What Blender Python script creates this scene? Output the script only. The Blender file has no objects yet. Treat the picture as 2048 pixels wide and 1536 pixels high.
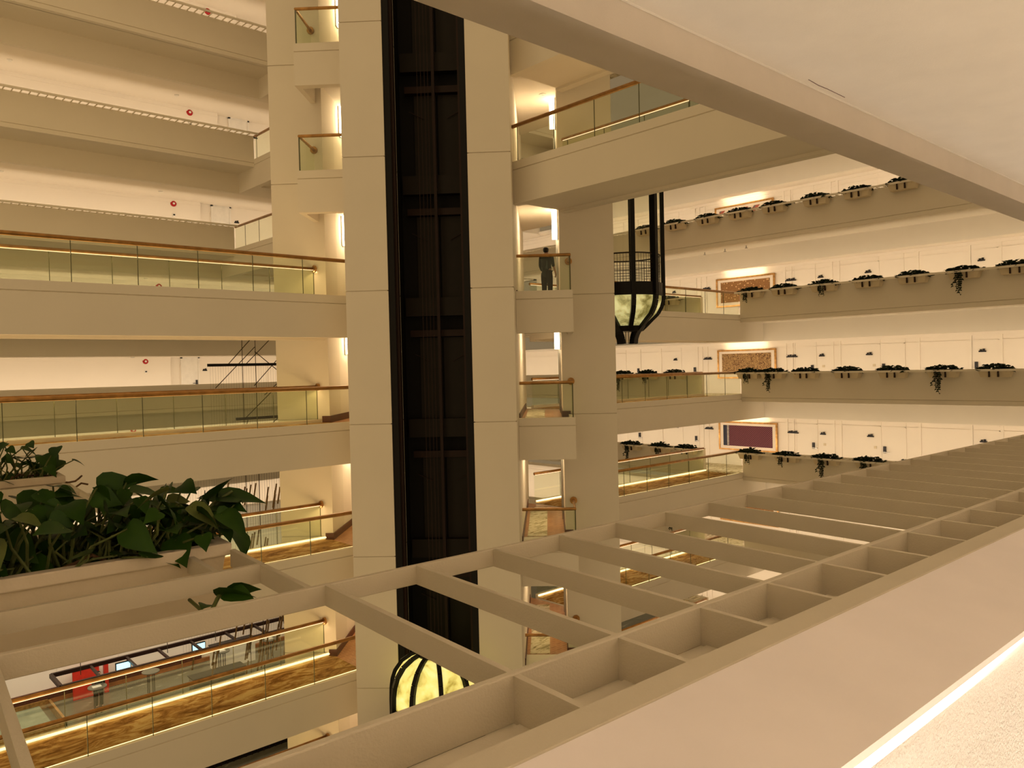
import bpy, bmesh, math, random
from mathutils import Vector, Matrix
random.seed(7)
sc = bpy.context.scene
col = sc.collection
PI = math.pi

# ---------------------------------------------------------------- camera
F_PX, YAW, PITCH, ROLL = 1573.0, 0.8313, 0.0202, -0.0237
cy, sy = math.cos(YAW), math.sin(YAW)
fwd = Vector((cy, sy, 0)); right = Vector((sy, -cy, 0)); up = Vector((0, 0, 1))
fw = fwd*math.cos(PITCH) - up*math.sin(PITCH)
u_ = up*math.cos(PITCH) + fwd*math.sin(PITCH)
r2 = right*math.cos(ROLL) + u_*math.sin(ROLL)
u2 = u_*math.cos(ROLL) - right*math.sin(ROLL)
cam_d = bpy.data.cameras.new('camera')
cam_d.sensor_width = 36.0
cam_d.lens = F_PX/2048*36.0
cam_d.clip_start = 0.05
cam_d.clip_end = 300
cam = bpy.data.objects.new('camera', cam_d)
M = Matrix((r2, u2, -fw)).transposed().to_4x4()
cam.matrix_world = M
col.objects.link(cam)
sc.camera = cam

# ---------------------------------------------------------------- world, exposure
sc.view_settings.view_transform = 'Standard'
sc.view_settings.look = 'None'
sc.view_settings.exposure = 0.0
sc.view_settings.gamma = 1.0
sc.view_settings.use_curve_mapping = False
sc.cycles.max_bounces = 6
sc.cycles.transparent_max_bounces = 24
wd = bpy.data.worlds.new('night_atrium_air'); sc.world = wd; wd.use_nodes = True
wt = wd.node_tree; wt.nodes.clear()
wo = wt.nodes.new('ShaderNodeOutputWorld'); wb = wt.nodes.new('ShaderNodeBackground')
# galleries behind and around the camera are lit, so the air is brighter from that side
wc = wt.nodes.new('ShaderNodeTexCoord'); dp_ = wt.nodes.new('ShaderNodeVectorMath'); dp_.operation = 'DOT_PRODUCT'
dp_.inputs[1].default_value = (-.42, -.72, .50)
wt.links.new(wc.outputs['Generated'], dp_.inputs[0])
wr = wt.nodes.new('ShaderNodeMapRange'); wr.inputs['From Min'].default_value = -.2; wr.inputs['From Max'].default_value = 1
wr.inputs['To Min'].default_value = .22; wr.inputs['To Max'].default_value = .78
wt.links.new(dp_.outputs['Value'], wr.inputs['Value'])
wb.inputs[0].default_value = (1.0, 0.70, 0.36, 1)
wt.links.new(wr.outputs[0], wb.inputs[1])
wt.links.new(wb.outputs[0], wo.inputs[0])

def area(name, loc, direction, sx, sy_, power, color=(1, .76, .47), roll_axis=None, spread=PI):
    L = bpy.data.lights.new(name, 'AREA'); L.shape = 'RECTANGLE'; L.size = sx; L.size_y = sy_
    L.energy = power; L.color = color; L.spread = spread
    o = bpy.data.objects.new(name, L)
    z = -Vector(direction).normalized()
    x = Vector(roll_axis or (1, 0, 0)).normalized()
    y = z.cross(x).normalized(); x = y.cross(z)
    o.matrix_world = Matrix.Translation(Vector(loc)) @ Matrix((x, y, z)).transposed().to_4x4()
    col.objects.link(o)
    return o

H = 3.3
def top(k): return -0.40 + H*k          # top of gallery parapets
def curb(k): return -1.31 + H*k         # top of slab edge of the bridges
def flo(k): return -1.41 + H*k          # walking level
def bot(k): return -2.40 + H*k          # underside of bridges, bulkheads
def fbot(k): return -1.62 + H*k         # underside of gallery parapets
def rail(k): return -0.40 + H*k
def ceil_(k): return bot(k+1)
def Yf(k): return 30.15 + 2.13*(3-k)    # back gallery parapet plane, steps back floor by floor
LED = (1, .80, .56)
for k in range(-2, 6):
    area('gallery_strip_light', (11, Yf(k)+.35, top(k)-.12), (0, 1, .06), 38, .05, 240, LED)
for k in range(-3, 4):
    area('gallery_strip_light', (29.55, 19, top(k)-.12), (1, 0, .06), 50, .05, 430, LED, roll_axis=(0, 1, 0))
for k in range(-3, 2):
    area('bridge_strip_light', (2.4, 19.06, flo(k)+.05), (0, 0, 1), 17, 1.2, 130, (1, .68, .30))
    area('bridge_strip_light', (2.4, 19.95, rail(k)-.07), (0, -.5, -1), 17, .03, 60, (1, .66, .32))
    area('bridge_strip_light', (24.5, 19.66, rail(k)-.07), (0, -.5, -1), 9, .03, 30, (1, .66, .32))
    area('bridge_strip_light', (24.5, 18.8, flo(k)+.05), (0, 0, 1), 9, 1.2, 30, (1, .66, .28))
for k in range(2, 4):
    area('bridge_strip_light', (14.8, 10, flo(k)+.05), (0, 0, 1), 10, 1.2, 40, (1, .66, .28), roll_axis=(0, 1, 0))
for k in range(-3, 5):
    for uu in (-2.8, 2.8):
        x_, y_ = (24.0+uu-2.87)/2**.5, (24.0-uu+2.87)/2**.5
        area('lift_lobby_light', (x_, y_, flo(k+1)-.50), (0, 0, -1), .9, .9, 26, (1, .74, .42))
area('lobby_ceiling_light', (10, 34, -6.5), (0, .15, -1), 16, 5, 900, (1, .86, .66))
# camera's own corridor: parapet strips, plus added fill lights
area('gallery_strip_light', (3.0, .395, -.49), (0, -1, .25), 12, .03, 50, (1, .84, .68))
area('added_ceiling_fill', (4.0, -1.22, .15), (0, .35, 1), 14, .05, 10, (1, .84, .66))  # added uplight with no known fitting, brightens the corridor ceiling
area('added_low_fill', (4.0, -.15, -1.36), (0, .42, 1), 14, .08, 84, (1, .84, .68))  # added fill from below to brighten ceiling and parapet inner face
area('parapet_strip_light', (3.0, .398, -.462), (0, .45, -1), 9, .02, 16, (1, .90, .78))

# ---------------------------------------------------------------- mesh helpers
class MB:
    def __init__(s, T=None): s.v = []; s.f = []; s.T = T; s.mi = []
    def add(s, vs, fs, m=0):
        n = len(s.v)
        for p in vs:
            s.v.append(Vector(s.T(*p)) if s.T else Vector(p))
        for f in fs: s.f.append(tuple(i+n for i in f)); s.mi.append(m)
        return s
    def box(s, x0, x1, y0, y1, z0, z1, m=0):
        return s.add([(x0,y0,z0),(x1,y0,z0),(x1,y1,z0),(x0,y1,z0),(x0,y0,z1),(x1,y0,z1),(x1,y1,z1),(x0,y1,z1)],
                     [(0,3,2,1),(4,5,6,7),(0,1,5,4),(1,2,6,5),(2,3,7,6),(3,0,4,7)], m)
    def prism(s, poly, a0, a1, fn, m=0):
        """poly: 2D points, fn(p, a) -> 3D; closed extrusion from a0 to a1"""
        n = len(poly)
        vs = [fn(p, a0) for p in poly] + [fn(p, a1) for p in poly]
        fs = [(i, (i+1) % n, n+(i+1) % n, n+i) for i in range(n)] + [tuple(range(n))[::-1], tuple(range(n, 2*n))]
        return s.add(vs, fs, m)
    def tube(s, path, r, seg=8, m=0):
        path = [Vector(p) for p in path]; rs = r if isinstance(r, (list, tuple)) else [r]*len(path)
        vs = []; fs = []
        for i, p in enumerate(path):
            d = (path[min(i+1, len(path)-1)] - path[max(i-1, 0)]).normalized()
            a = d.orthogonal().normalized() if i == 0 else (a - d*a.dot(d)).normalized()
            b = d.cross(a)
            for j in range(seg):
                t = 2*PI*j/seg; vs.append(tuple(p + (a*math.cos(t) + b*math.sin(t))*rs[i]))
        for i in range(len(path)-1):
            for j in range(seg):
                fs.append((i*seg+j, i*seg+(j+1) % seg, (i+1)*seg+(j+1) % seg, (i+1)*seg+j))
        fs += [tuple(range(seg))[::-1], tuple(range((len(path)-1)*seg, len(path)*seg))]
        return s.add(vs, fs, m)
    def lathe(s, prof, c, seg=32, a0=0, a1=2*PI, m=0):
        full = abs(a1-a0-2*PI) < 1e-6; n = seg if full else seg+1
        vs = [(c[0]+r*math.cos(a0+(a1-a0)*j/seg), c[1]+r*math.sin(a0+(a1-a0)*j/seg), z) for r, z in prof for j in range(n)]
        fs = []
        for i in range(len(prof)-1):
            for j in range(seg):
                k = (j+1) % n
                fs.append((i*n+j, i*n+k, (i+1)*n+k, (i+1)*n+j))
        return s.add(vs, fs, m)
    def bar(s, p, q, w, h, m=0, upv=(0, 0, 1)):
        p = Vector(p); q = Vector(q); d = (q-p).normalized(); U = Vector(upv)
        a = d.cross(U)
        if a.length < 1e-4: a = d.orthogonal()
        a.normalize(); b = a.cross(d)
        vs = [tuple(e + a*i*w/2 + b*j*h/2) for e in (p, q) for i, j in ((-1,-1),(1,-1),(1,1),(-1,1))]
        return s.add(vs, [(0,1,2,3),(7,6,5,4),(0,4,5,1),(1,5,6,2),(2,6,7,3),(3,7,4,0)], m)

def wloc(o):
    p = Vector((0, 0, 0))
    while o is not None: p += o.location; o = o.parent
    return p

def build(name, mb, mat, parent=None, smooth=False, origin=None, bevel=0):
    vs = mb.v
    if parent is not None: org = wloc(parent); loc = Vector((0, 0, 0))
    else:
        if origin is None:
            lo = [min(v[i] for v in vs) for i in range(3)]; hi = [max(v[i] for v in vs) for i in range(3)]
            origin = ((lo[0]+hi[0])/2, (lo[1]+hi[1])/2, lo[2])
        org = Vector(origin); loc = org
    me = bpy.data.meshes.new(name)
    me.from_pydata([tuple(v-org) for v in vs], [], mb.f)
    mats = mat if isinstance(mat, (list, tuple)) else [mat]
    for m in mats: me.materials.append(m)
    for p, m in zip(me.polygons, mb.mi): p.material_index = m
    bm = bmesh.new(); bm.from_mesh(me)
    bmesh.ops.recalc_face_normals(bm, faces=bm.faces)
    bm.to_mesh(me); bm.free()
    if smooth:
        for p in me.polygons: p.use_smooth = True
    o = bpy.data.objects.new(name, me); o.location = loc
    if parent is not None: o.parent = parent
    col.objects.link(o)
    if bevel:
        b = o.modifiers.new('bevel', 'BEVEL'); b.width = bevel; b.segments = 2; b.limit_method = 'ANGLE'
    return o

def tag(o, label=None, cat=None, group=None, kind=None):
    if label: o['label'] = label
    if cat: o['category'] = cat
    if group: o['group'] = group
    if kind: o['kind'] = kind
    return o
def thing(name, loc, label, cat, group=None):
    o = bpy.data.objects.new(name, None); o.location = loc; o.empty_display_size = .2
    col.objects.link(o); return tag(o, label, cat, group)
def struct(name, mb, mat, label=None, parent=None, cat=None):
    o = build(name, mb, mat, parent)
    if parent is None:
        o['kind'] = 'structure'
        if label: o['label'] = label
        o['category'] = cat or name.split('_')[0].split('.')[0]
    return o
def kids(o): return [c for c in bpy.data.objects if c.parent == o]
def copy_tree(o, parent=None):
    c = o.copy(); col.objects.link(c); c.parent = parent
    for ch in KIDS.get(o.name, kids(o)): copy_tree(ch, c)
    return c
KIDS = {}

def ident(x, y, z): return (x, y, z)
S2 = 2**.5
def TW(u, t, z):                        # tower frame, turned 45 degrees
    s = u - 2.87
    return ((t+s)/S2, (t-s)/S2, z)
D1 = Vector((1, -.011, -.007)); D2 = Vector((.080, .997, -.002))
def OW(a, b, z):                        # frame of the camera's own gallery
    return tuple(D1*a + D2*b + Vector((0, 0, z)))

# ---------------------------------------------------------------- materials
def nm(name):
    m = bpy.data.materials.new(name); m.use_nodes = True
    return m, m.node_tree, m.node_tree.nodes['Principled BSDF']
def tex_coord(nt, scale=(1, 1, 1)):
    t = nt.nodes.new('ShaderNodeTexCoord'); mp = nt.nodes.new('ShaderNodeMapping'); mp.inputs['Scale'].default_value = scale
    nt.links.new(t.outputs['Object'], mp.inputs[0]); return mp.outputs[0]
def ramp(nt, stops, fac):
    r = nt.nodes.new('ShaderNodeValToRGB'); e = r.color_ramp.elements
    e[0].position, e[0].color = stops[0][0], (*stops[0][1], 1)
    e[1].position, e[1].color = stops[-1][0], (*stops[-1][1], 1)
    for p, c in stops[1:-1]:
        x = e.new(p); x.color = (*c, 1)
    nt.links.new(fac, r.inputs[0]); return r.outputs[0]
def noise(nt, vec, scale, detail=4, rough=.55, dist=0):
    n = nt.nodes.new('ShaderNodeTexNoise'); n.inputs['Scale'].default_value = scale; n.inputs['Detail'].default_value = detail
    n.inputs['Roughness'].default_value = rough; n.inputs['Distortion'].default_value = dist
    nt.links.new(vec, n.inputs['Vector']); return n.outputs[0]
def bump(nt, b, h, strength, dist=.01):
    n = nt.nodes.new('ShaderNodeBump'); n.inputs['Strength'].default_value = strength; n.inputs['Distance'].default_value = dist
    nt.links.new(h, n.inputs['Height']); nt.links.new(n.outputs[0], b.inputs['Normal'])
def plain(name, c, rough=.6, metal=0, var=.06, scale=3, bmp=0, bscale=60, spec=.3):
    m, nt, b = nm(name); v = tex_coord(nt)
    lo = tuple(x*(1-var) for x in c); hi = tuple(min(1, x*(1+var)) for x in c)
    nt.links.new(ramp(nt, [(.3, lo), (.7, hi)], noise(nt, v, scale)), b.inputs['Base Color'])
    b.inputs['Roughness'].default_value = rough; b.inputs['Metallic'].default_value = metal
    b.inputs['Specular IOR Level'].default_value = spec
    if bmp: bump(nt, b, noise(nt, v, bscale, 3), bmp)
    return m
def emit(name, c, s):
    m, nt, b = nm(name); b.inputs['Base Color'].default_value = (*c, 1)
    b.inputs['Emission Color'].default_value = (*c, 1); b.inputs['Emission Strength'].default_value = s
    n = noise(nt, tex_coord(nt), 4); 
    return m
PAINT = plain('cream_paint', (.78, .72, .62), .75, var=.02, scale=.7, spec=.15)
TRELP = plain('dimmed_trellis_paint', (.64, .565, .42), .8, var=.03, scale=6, bmp=.12, bscale=260, spec=.1)  # cream darkened so the trellis reads as shaded beside the cap
BEAMP = plain('dimmed_beam_paint', (.66, .59, .49), .8, var=.03, scale=6, bmp=.10, bscale=260, spec=.1)  # shade put into the colour, holds down the beam's lit inner face
PINKP = plain('brightened_pinkish_cap', (.88, .80, .75), .55, var=.03, scale=5, spec=.2)  # lightened so the cap reads brighter lit than the trellis
OWNP = plain('cream_textured_paint', (.78, .72, .62), .8, var=.03, scale=6, bmp=.12, bscale=260, spec=.12)
WALLP = plain('wall_paint', (.84, .77, .68), .8, var=.015, scale=.8, spec=.1)
WALLTEX = plain('pebbled_wallcovering', (.82, .78, .72), .8, var=.03, scale=40, bmp=.8, bscale=170, spec=.15)
BRONZE = plain('bronze_handrail', (.42, .22, .07), .32, .75, var=.25, scale=5, spec=.5)
DARKM = plain('black_metal', (.0045, .004, .004), .4, .3, var=.2, spec=.3)
BROWNM = plain('dark_brown_metal', (.022, .008, .005), .45, .2, var=.2, scale=2)
SHAFTP = plain('dark_lift_door', (.012, .007, .0035), .5, .1, var=.2, scale=2)
SHAFTBLK = plain('shaft_black', (.004, .003, .003), .7, var=.1)
WOODBASE = plain('dark_wood_skirting', (.10, .030, .018), .45, var=.2, scale=6)
GOLDFR = plain('gold_picture_frame', (.55, .30, .10), .35, .6, var=.3, scale=9)
MATBD = plain('picture_mount', (.85, .76, .66), .8, var=.02)
SIGNB = plain('dark_sign_metal', (.02, .018, .02), .4, .3)
REDP = plain('red_alarm_bell', (.40, .008, .012), .35)
WHITEP = plain('white_plastic', (.8, .76, .7), .5)
POT = plain('cream_planter', (.70, .60, .44), .7, var=.05, bmp=.15, bscale=30)
SOIL = plain('dark_soil', (.05, .03, .018), .95, var=.5, scale=40)
ROOT = plain('brown_roots', (.12, .06, .025), .8, var=.4, scale=30)
STEM = plain('green_stem', (.10, .12, .03), .6, var=.3, scale=20)
STRIP = emit('warm_light_strip', (1, .80, .42), 2.2)
RAILSTRIP = emit('rail_light_strip', (1, .80, .52), .9)
SCONCE = emit('lit_sconce_glass', (1, .84, .52), 13)
SCREEN = emit('pale_blue_screen', (.45, .85, 1), 1.3)
BAMBOO = plain('bronze_sticks', (.20, .12, .045), .45, .3, var=.4, scale=8)
CABLE = plain('dark_cable', (.05, .038, .02), .6)
REDCH = plain('red_lacquer_panel', (.55, .035, .02), .4, var=.15)
STEEL = plain('brushed_steel', (.35, .33, .30), .35, .8)
SKIN = plain('skin', (.42, .24, .15), .6)
JACKET = plain('dark_jacket', (.011, .014, .013), .8, var=.3, scale=6)
PANEL = plain('grey_green_bag', (.045, .058, .052), .8, var=.2, scale=8)
TROUS = plain('dark_trousers', (.015, .010, .007), .85, var=.2)
HAIR = plain('black_hair', (.008, .006, .005), .5)
SHOE = plain('black_shoes', (.01, .01, .01), .5)
GREENPLATE = plain('clear_tray', (.35, .40, .34), .25)

def leafmat(name, c1, c2):
    m, nt, b = nm(name); v = tex_coord(nt)
    nt.links.new(ramp(nt, [(.35, c1), (.7, c2)], noise(nt, v, 9, 3)), b.inputs['Base Color'])
    b.inputs['Roughness'].default_value = .5; b.inputs['Specular IOR Level'].default_value = .18
    return m
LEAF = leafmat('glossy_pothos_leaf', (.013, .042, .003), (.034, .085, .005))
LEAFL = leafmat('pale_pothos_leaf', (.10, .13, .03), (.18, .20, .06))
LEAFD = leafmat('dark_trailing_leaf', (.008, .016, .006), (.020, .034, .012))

def glass(name, c, gl):
    m, nt, b = nm(name); out = nt.nodes['Material Output']; nt.nodes.remove(b)
    t = nt.nodes.new('ShaderNodeBsdfTransparent'); t.inputs[0].default_value = (*c, 1)
    g = nt.nodes.new('ShaderNodeBsdfGlossy'); g.inputs[0].default_value = (.95, 1, .92, 1); g.inputs[1].default_value = .02
    lw = nt.nodes.new('ShaderNodeLayerWeight'); lw.inputs[0].default_value = .5
    pw = nt.nodes.new('ShaderNodeMath'); pw.operation = 'POWER'; pw.inputs[1].default_value = 5
    fr = nt.nodes.new('ShaderNodeMath'); fr.operation = 'MULTIPLY_ADD'; fr.inputs[1].default_value = .25; fr.inputs[2].default_value = .02
    nt.links.new(lw.outputs['Facing'], pw.inputs[0]); nt.links.new(pw.outputs[0], fr.inputs[0])
    mx = nt.nodes.new('ShaderNodeMixShader'); mu = nt.nodes.new('ShaderNodeMath'); mu.operation = 'MULTIPLY'; mu.inputs[1].default_value = gl
    nt.links.new(fr.outputs[0], mu.inputs[0]); nt.links.new(mu.outputs[0], mx.inputs[0])
    nt.links.new(t.outputs[0], mx.inputs[1]); nt.links.new(g.outputs[0], mx.inputs[2]); nt.links.new(mx.outputs[0], out.inputs[0])
    return m
GLASS = glass('green_tinted_glass', (.935, .955, .89), 1.0)
GLASSEDGE = plain('glass_joint', (.10, .10, .05), .4)
CABGL = glass('lift_cab_glass', (.955, .97, .90), 1.0)

def carpet(name, c1, c2, c3, sc_=(1, 1, 1), scale=1.6):
    m, nt, b = nm(name); v = tex_coord(nt, sc_)
    n = noise(nt, v, scale, 7, .68, 1.2)
    nt.links.new(ramp(nt, [(.38, c1), (.5, c2), (.60, c3)], n), b.inputs['Base Color'])
    b.inputs['Roughness'].default_value = .95; b.inputs['Specular IOR Level'].default_value = .05
    bump(nt, b, noise(nt, v, 60, 2), .3); return m
CARPG = carpet('gold_brown_carpet', (.16, .075, .018), (.34, .19, .06), (.50, .36, .16), (.7, 1.6, 1), 1.9)
CARPC = carpet('cream_leaf_carpet', (.30, .25, .14), (.66, .58, .42), (.74, .67, .52), (1, 2.6, 1), 2.2)
def woodfloor():
    m, nt, b = nm('parquet_floor'); v = tex_coord(nt)
    w = nt.nodes.new('ShaderNodeTexBrick'); w.inputs['Scale'].default_value = 2.2; w.inputs['Color1'].default_value = (.34, .13, .045, 1)
    w.inputs['Color2'].default_value = (.46, .20, .08, 1); w.inputs['Mortar'].default_value = (.55, .30, .14, 1); w.inputs['Mortar Size'].default_value = .02
    nt.links.new(v, w.inputs['Vector']); nt.links.new(w.outputs[0], b.inputs['Base Color']); b.inputs['Roughness'].default_value = .35
    return m
PARQ = woodfloor()
def stonefloor():
    m, nt, b = nm('grey_green_terrazzo'); v = tex_coord(nt, (1, 2.2, 1))
    nt.links.new(ramp(nt, [(.3, (.13, .125, .09)), (.62, (.17, .165, .12)), (.68, (.36, .34, .26))], noise(nt, v, .9, 5, .5, .6)), b.inputs['Base Color'])
    b.inputs['Roughness'].default_value = .25; return m
STONE = stonefloor()
def onyx():
    m, nt, b = nm('backlit_onyx'); v = tex_coord(nt)
    c = ramp(nt, [(.36, (.20, .17, .04)), (.5, (.52, .47, .18)), (.64, (.84, .79, .36))], noise(nt, v, 2.4, 6, .6, .4))
    nt.links.new(c, b.inputs['Base Color']); nt.links.new(c, b.inputs['Emission Color']); b.inputs['Emission Strength'].default_value = .62
    return m
ONYX = onyx()
def onyx2():
    m = ONYX.copy(); m.name = 'bright_backlit_onyx'
    b = m.node_tree.nodes['Principled BSDF']; b.inputs['Emission Strength'].default_value = .80
    r = [n for n in m.node_tree.nodes if n.type == 'VALTORGB'][0].color_ramp.elements
    r[0].color = (.45, .36, .06, 1); r[1].color = (.9, .78, .22, 1); r[2].color = (.98, .90, .36, 1)
    return m
ONYXB = onyx2()

# ---------------------------------------------------------------- repeated pieces
def deck_profile(y0, y1, k):
    g = curb(k) - .2
    return [(y0, curb(k)), (y0, g), (y0+.03, g-.012), (y0, g-.03), (y0, bot(k)), (y0+.25, bot(k)), (y0+.25, bot(k)+.07),
            (y1-.25, bot(k)+.07), (y1-.25, bot(k)), (y1, bot(k)), (y1, g-.03), (y1-.03, g-.012), (y1, g), (y1, curb(k)),
            (y1-.12, curb(k)), (y1-.12, flo(k)), (y0+.12, flo(k)), (y0+.12, curb(k))]

def bridge(axis, c0, c1, s0, s1, k, label, phase, flange0=False, flange1=False, group=None):
    """axis 'x' or 'y'; c0<c1 the two sides, s0..s1 along"""
    fn = (lambda p, a: (a, p[0], p[1])) if axis == 'x' else (lambda p, a: (p[0], a, p[1]))
    P = lambda a, c, z: (a, c, z) if axis == 'x' else (c, a, z)
    root = thing('footbridge', P((s0+s1)/2, (c0+c1)/2, bot(k)), label, 'footbridge', group)
    build('deck', MB().prism(deck_profile(c0, c1, k), s0, s1, fn), PAINT, root)
    build('carpet', MB().prism([(c0+.13, flo(k)), (c1-.13, flo(k)), (c1-.13, flo(k)+.012), (c0+.13, flo(k)+.012)], s0, s1, fn), CARPG, root)
    m = MB()
    for c, d in ((c0+.12, 1), (c1-.12, -1)):
        m.prism([(c, curb(k)-.045), (c+.06*d, curb(k)-.045), (c+.06*d, curb(k)-.010), (c, curb(k)-.010)], s0+.02, s1-.02, fn)
    if k < 0: build('curb_light_strip', m, STRIP, root)
    for c, side in ((c0+.05, 0), (c1-.05, 1)):
        dd = .034 if side == 0 else -.034
        h = build('handrail', MB().tube([P(s0+.02, c, rail(k)), P(s1-.02, c, rail(k))], .049, 10), BRONZE, root, True)
        if side == 1 or k <= 0: build('rail_light_strip', MB().prism([(c+dd-.010, rail(k)-.046), (c+dd+.010, rail(k)-.046), (c+dd+.010, rail(k)-.030), (c+dd-.010, rail(k)-.030)], s0+.03, s1-.06, fn), RAILSTRIP, h)
        a = phase
        while a > s0+.02: a -= 1.305
        while a < s1-.05:
            b0 = max(a+.008, s0+.02); b1 = min(a+1.305-.008, s1-.02)
            if b1-b0 > .05:
                build('glass_panel', MB().prism([(c-.006, curb(k)-.02), (c+.006, curb(k)-.02), (c+.006, rail(k)-.05), (c-.006, rail(k)-.05)], b0, b1, fn), GLASS, root)
                if a > s0+.02:
                    build('joint', MB().prism([(c-.008, curb(k)-.02), (c+.008, curb(k)-.02), (c+.008, rail(k)-.05), (c-.008, rail(k)-.05)], a-.007, a+.007, fn), GLASSEDGE, root)
            a += 1.305
    return root

def flange(parent, p, n, r=.10):
    d = Vector(n).normalized()*.02
    build('wall_flange', MB().tube([Vector(p)-d, Vector(p)+d*1.5], r, 20), BRONZE, parent, False)

LV = {5: 'five floors up', 4: 'four floors up', 3: 'three floors up', 2: 'two floors up', 1: 'one floor up',
      0: "on the camera's floor", -1: 'one floor down', -2: 'two floors down', -3: 'three floors down', -4: 'on the lobby floor'}

# ---------------------------------------------------------------- A bridges (left and right of the tower)
for k in range(-3, 2):
    b = bridge('x', 18.09, 20.05, -7, 11.02, k, 'beige footbridge with glass balustrades running left from the tower, ' + LV[k], 4.298, group=None)
    flange(b, (10.62+.2, 19.95, rail(k)), (1, -.0, 0))
    b = bridge('x', 17.80, 19.76, 18.9, 29.2, k, 'beige footbridge with glass balustrades between tower and planted right gallery, ' + LV[k], 21.52)
    build('landing', MB().box(29.2, 31.0, 17.80, 19.76, bot(k), flo(k)-.13), PAINT, b)
for k in range(2, 5):
    b = bridge('y', 13.79, 15.75, 2.90+2.13*(k-1), 14.95, k, 'beige footbridge from the tower towards the camera side, ' + LV[k], 13.44)
    b = bridge('y', 13.85, 15.80, 22.95, Yf(k), k, 'beige footbridge joining the left back gallery to the tower, ' + LV[k], 30.0)
    build('landing', MB().box(13.85, 15.80, Yf(k), Yf(k)+1.72, bot(k), flo(k)-.13), PAINT, b)

# ---------------------------------------------------------------- tower
ZB, ZT = -14.62, 16.2
def column(u0, u1, t0, t1, label, notch=None):
    root = thing('tower_column', TW((u0+u1)/2, (t0+t1)/2, ZB), label, 'column', None)
    m = MB(TW); z = ZB
    for k in range(-3, 6):
        zt = min(curb(k), ZT)
        if zt - z > .1: m.box(u0, u1, t0, t1, z+.012, zt-.012)
        z = zt
    build('shaft', m, PAINT, root)
    build('joint_core', MB(TW).box(u0+.03, u1-.03, t0+.03, t1-.03, ZB, ZT), PAINT, root)
    return root
column(-2.08, -1.02, 19.3, 20.9, 'broad cream column on the left side of the dark lift shaft')
column(1.02, 2.08, 19.3, 20.9, 'broad cream column on the right side of the dark lift shaft')
cwl = column(-4.75, -3.27, 21.8, 23.0, 'cream column at the far left of the tower, behind the left balconies')
cwr = column(3.27, 4.75, 21.8, 23.0, 'cream column between the right balconies and the hanging glass lift')
column(3.27, 4.75, 25.0, 26.2, 'rear cream column of the tower beside the hanging glass lift')
column(-4.75, -3.27, 25.0, 26.2, 'rear left cream column of the tower')
column(-2.08, -1.02, 27.0, 28.5, 'rear cream column behind the lift lobby, left one')
column(1.02, 2.08, 27.0, 28.5, 'rear cream column seen through the right tower openings')
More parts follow.
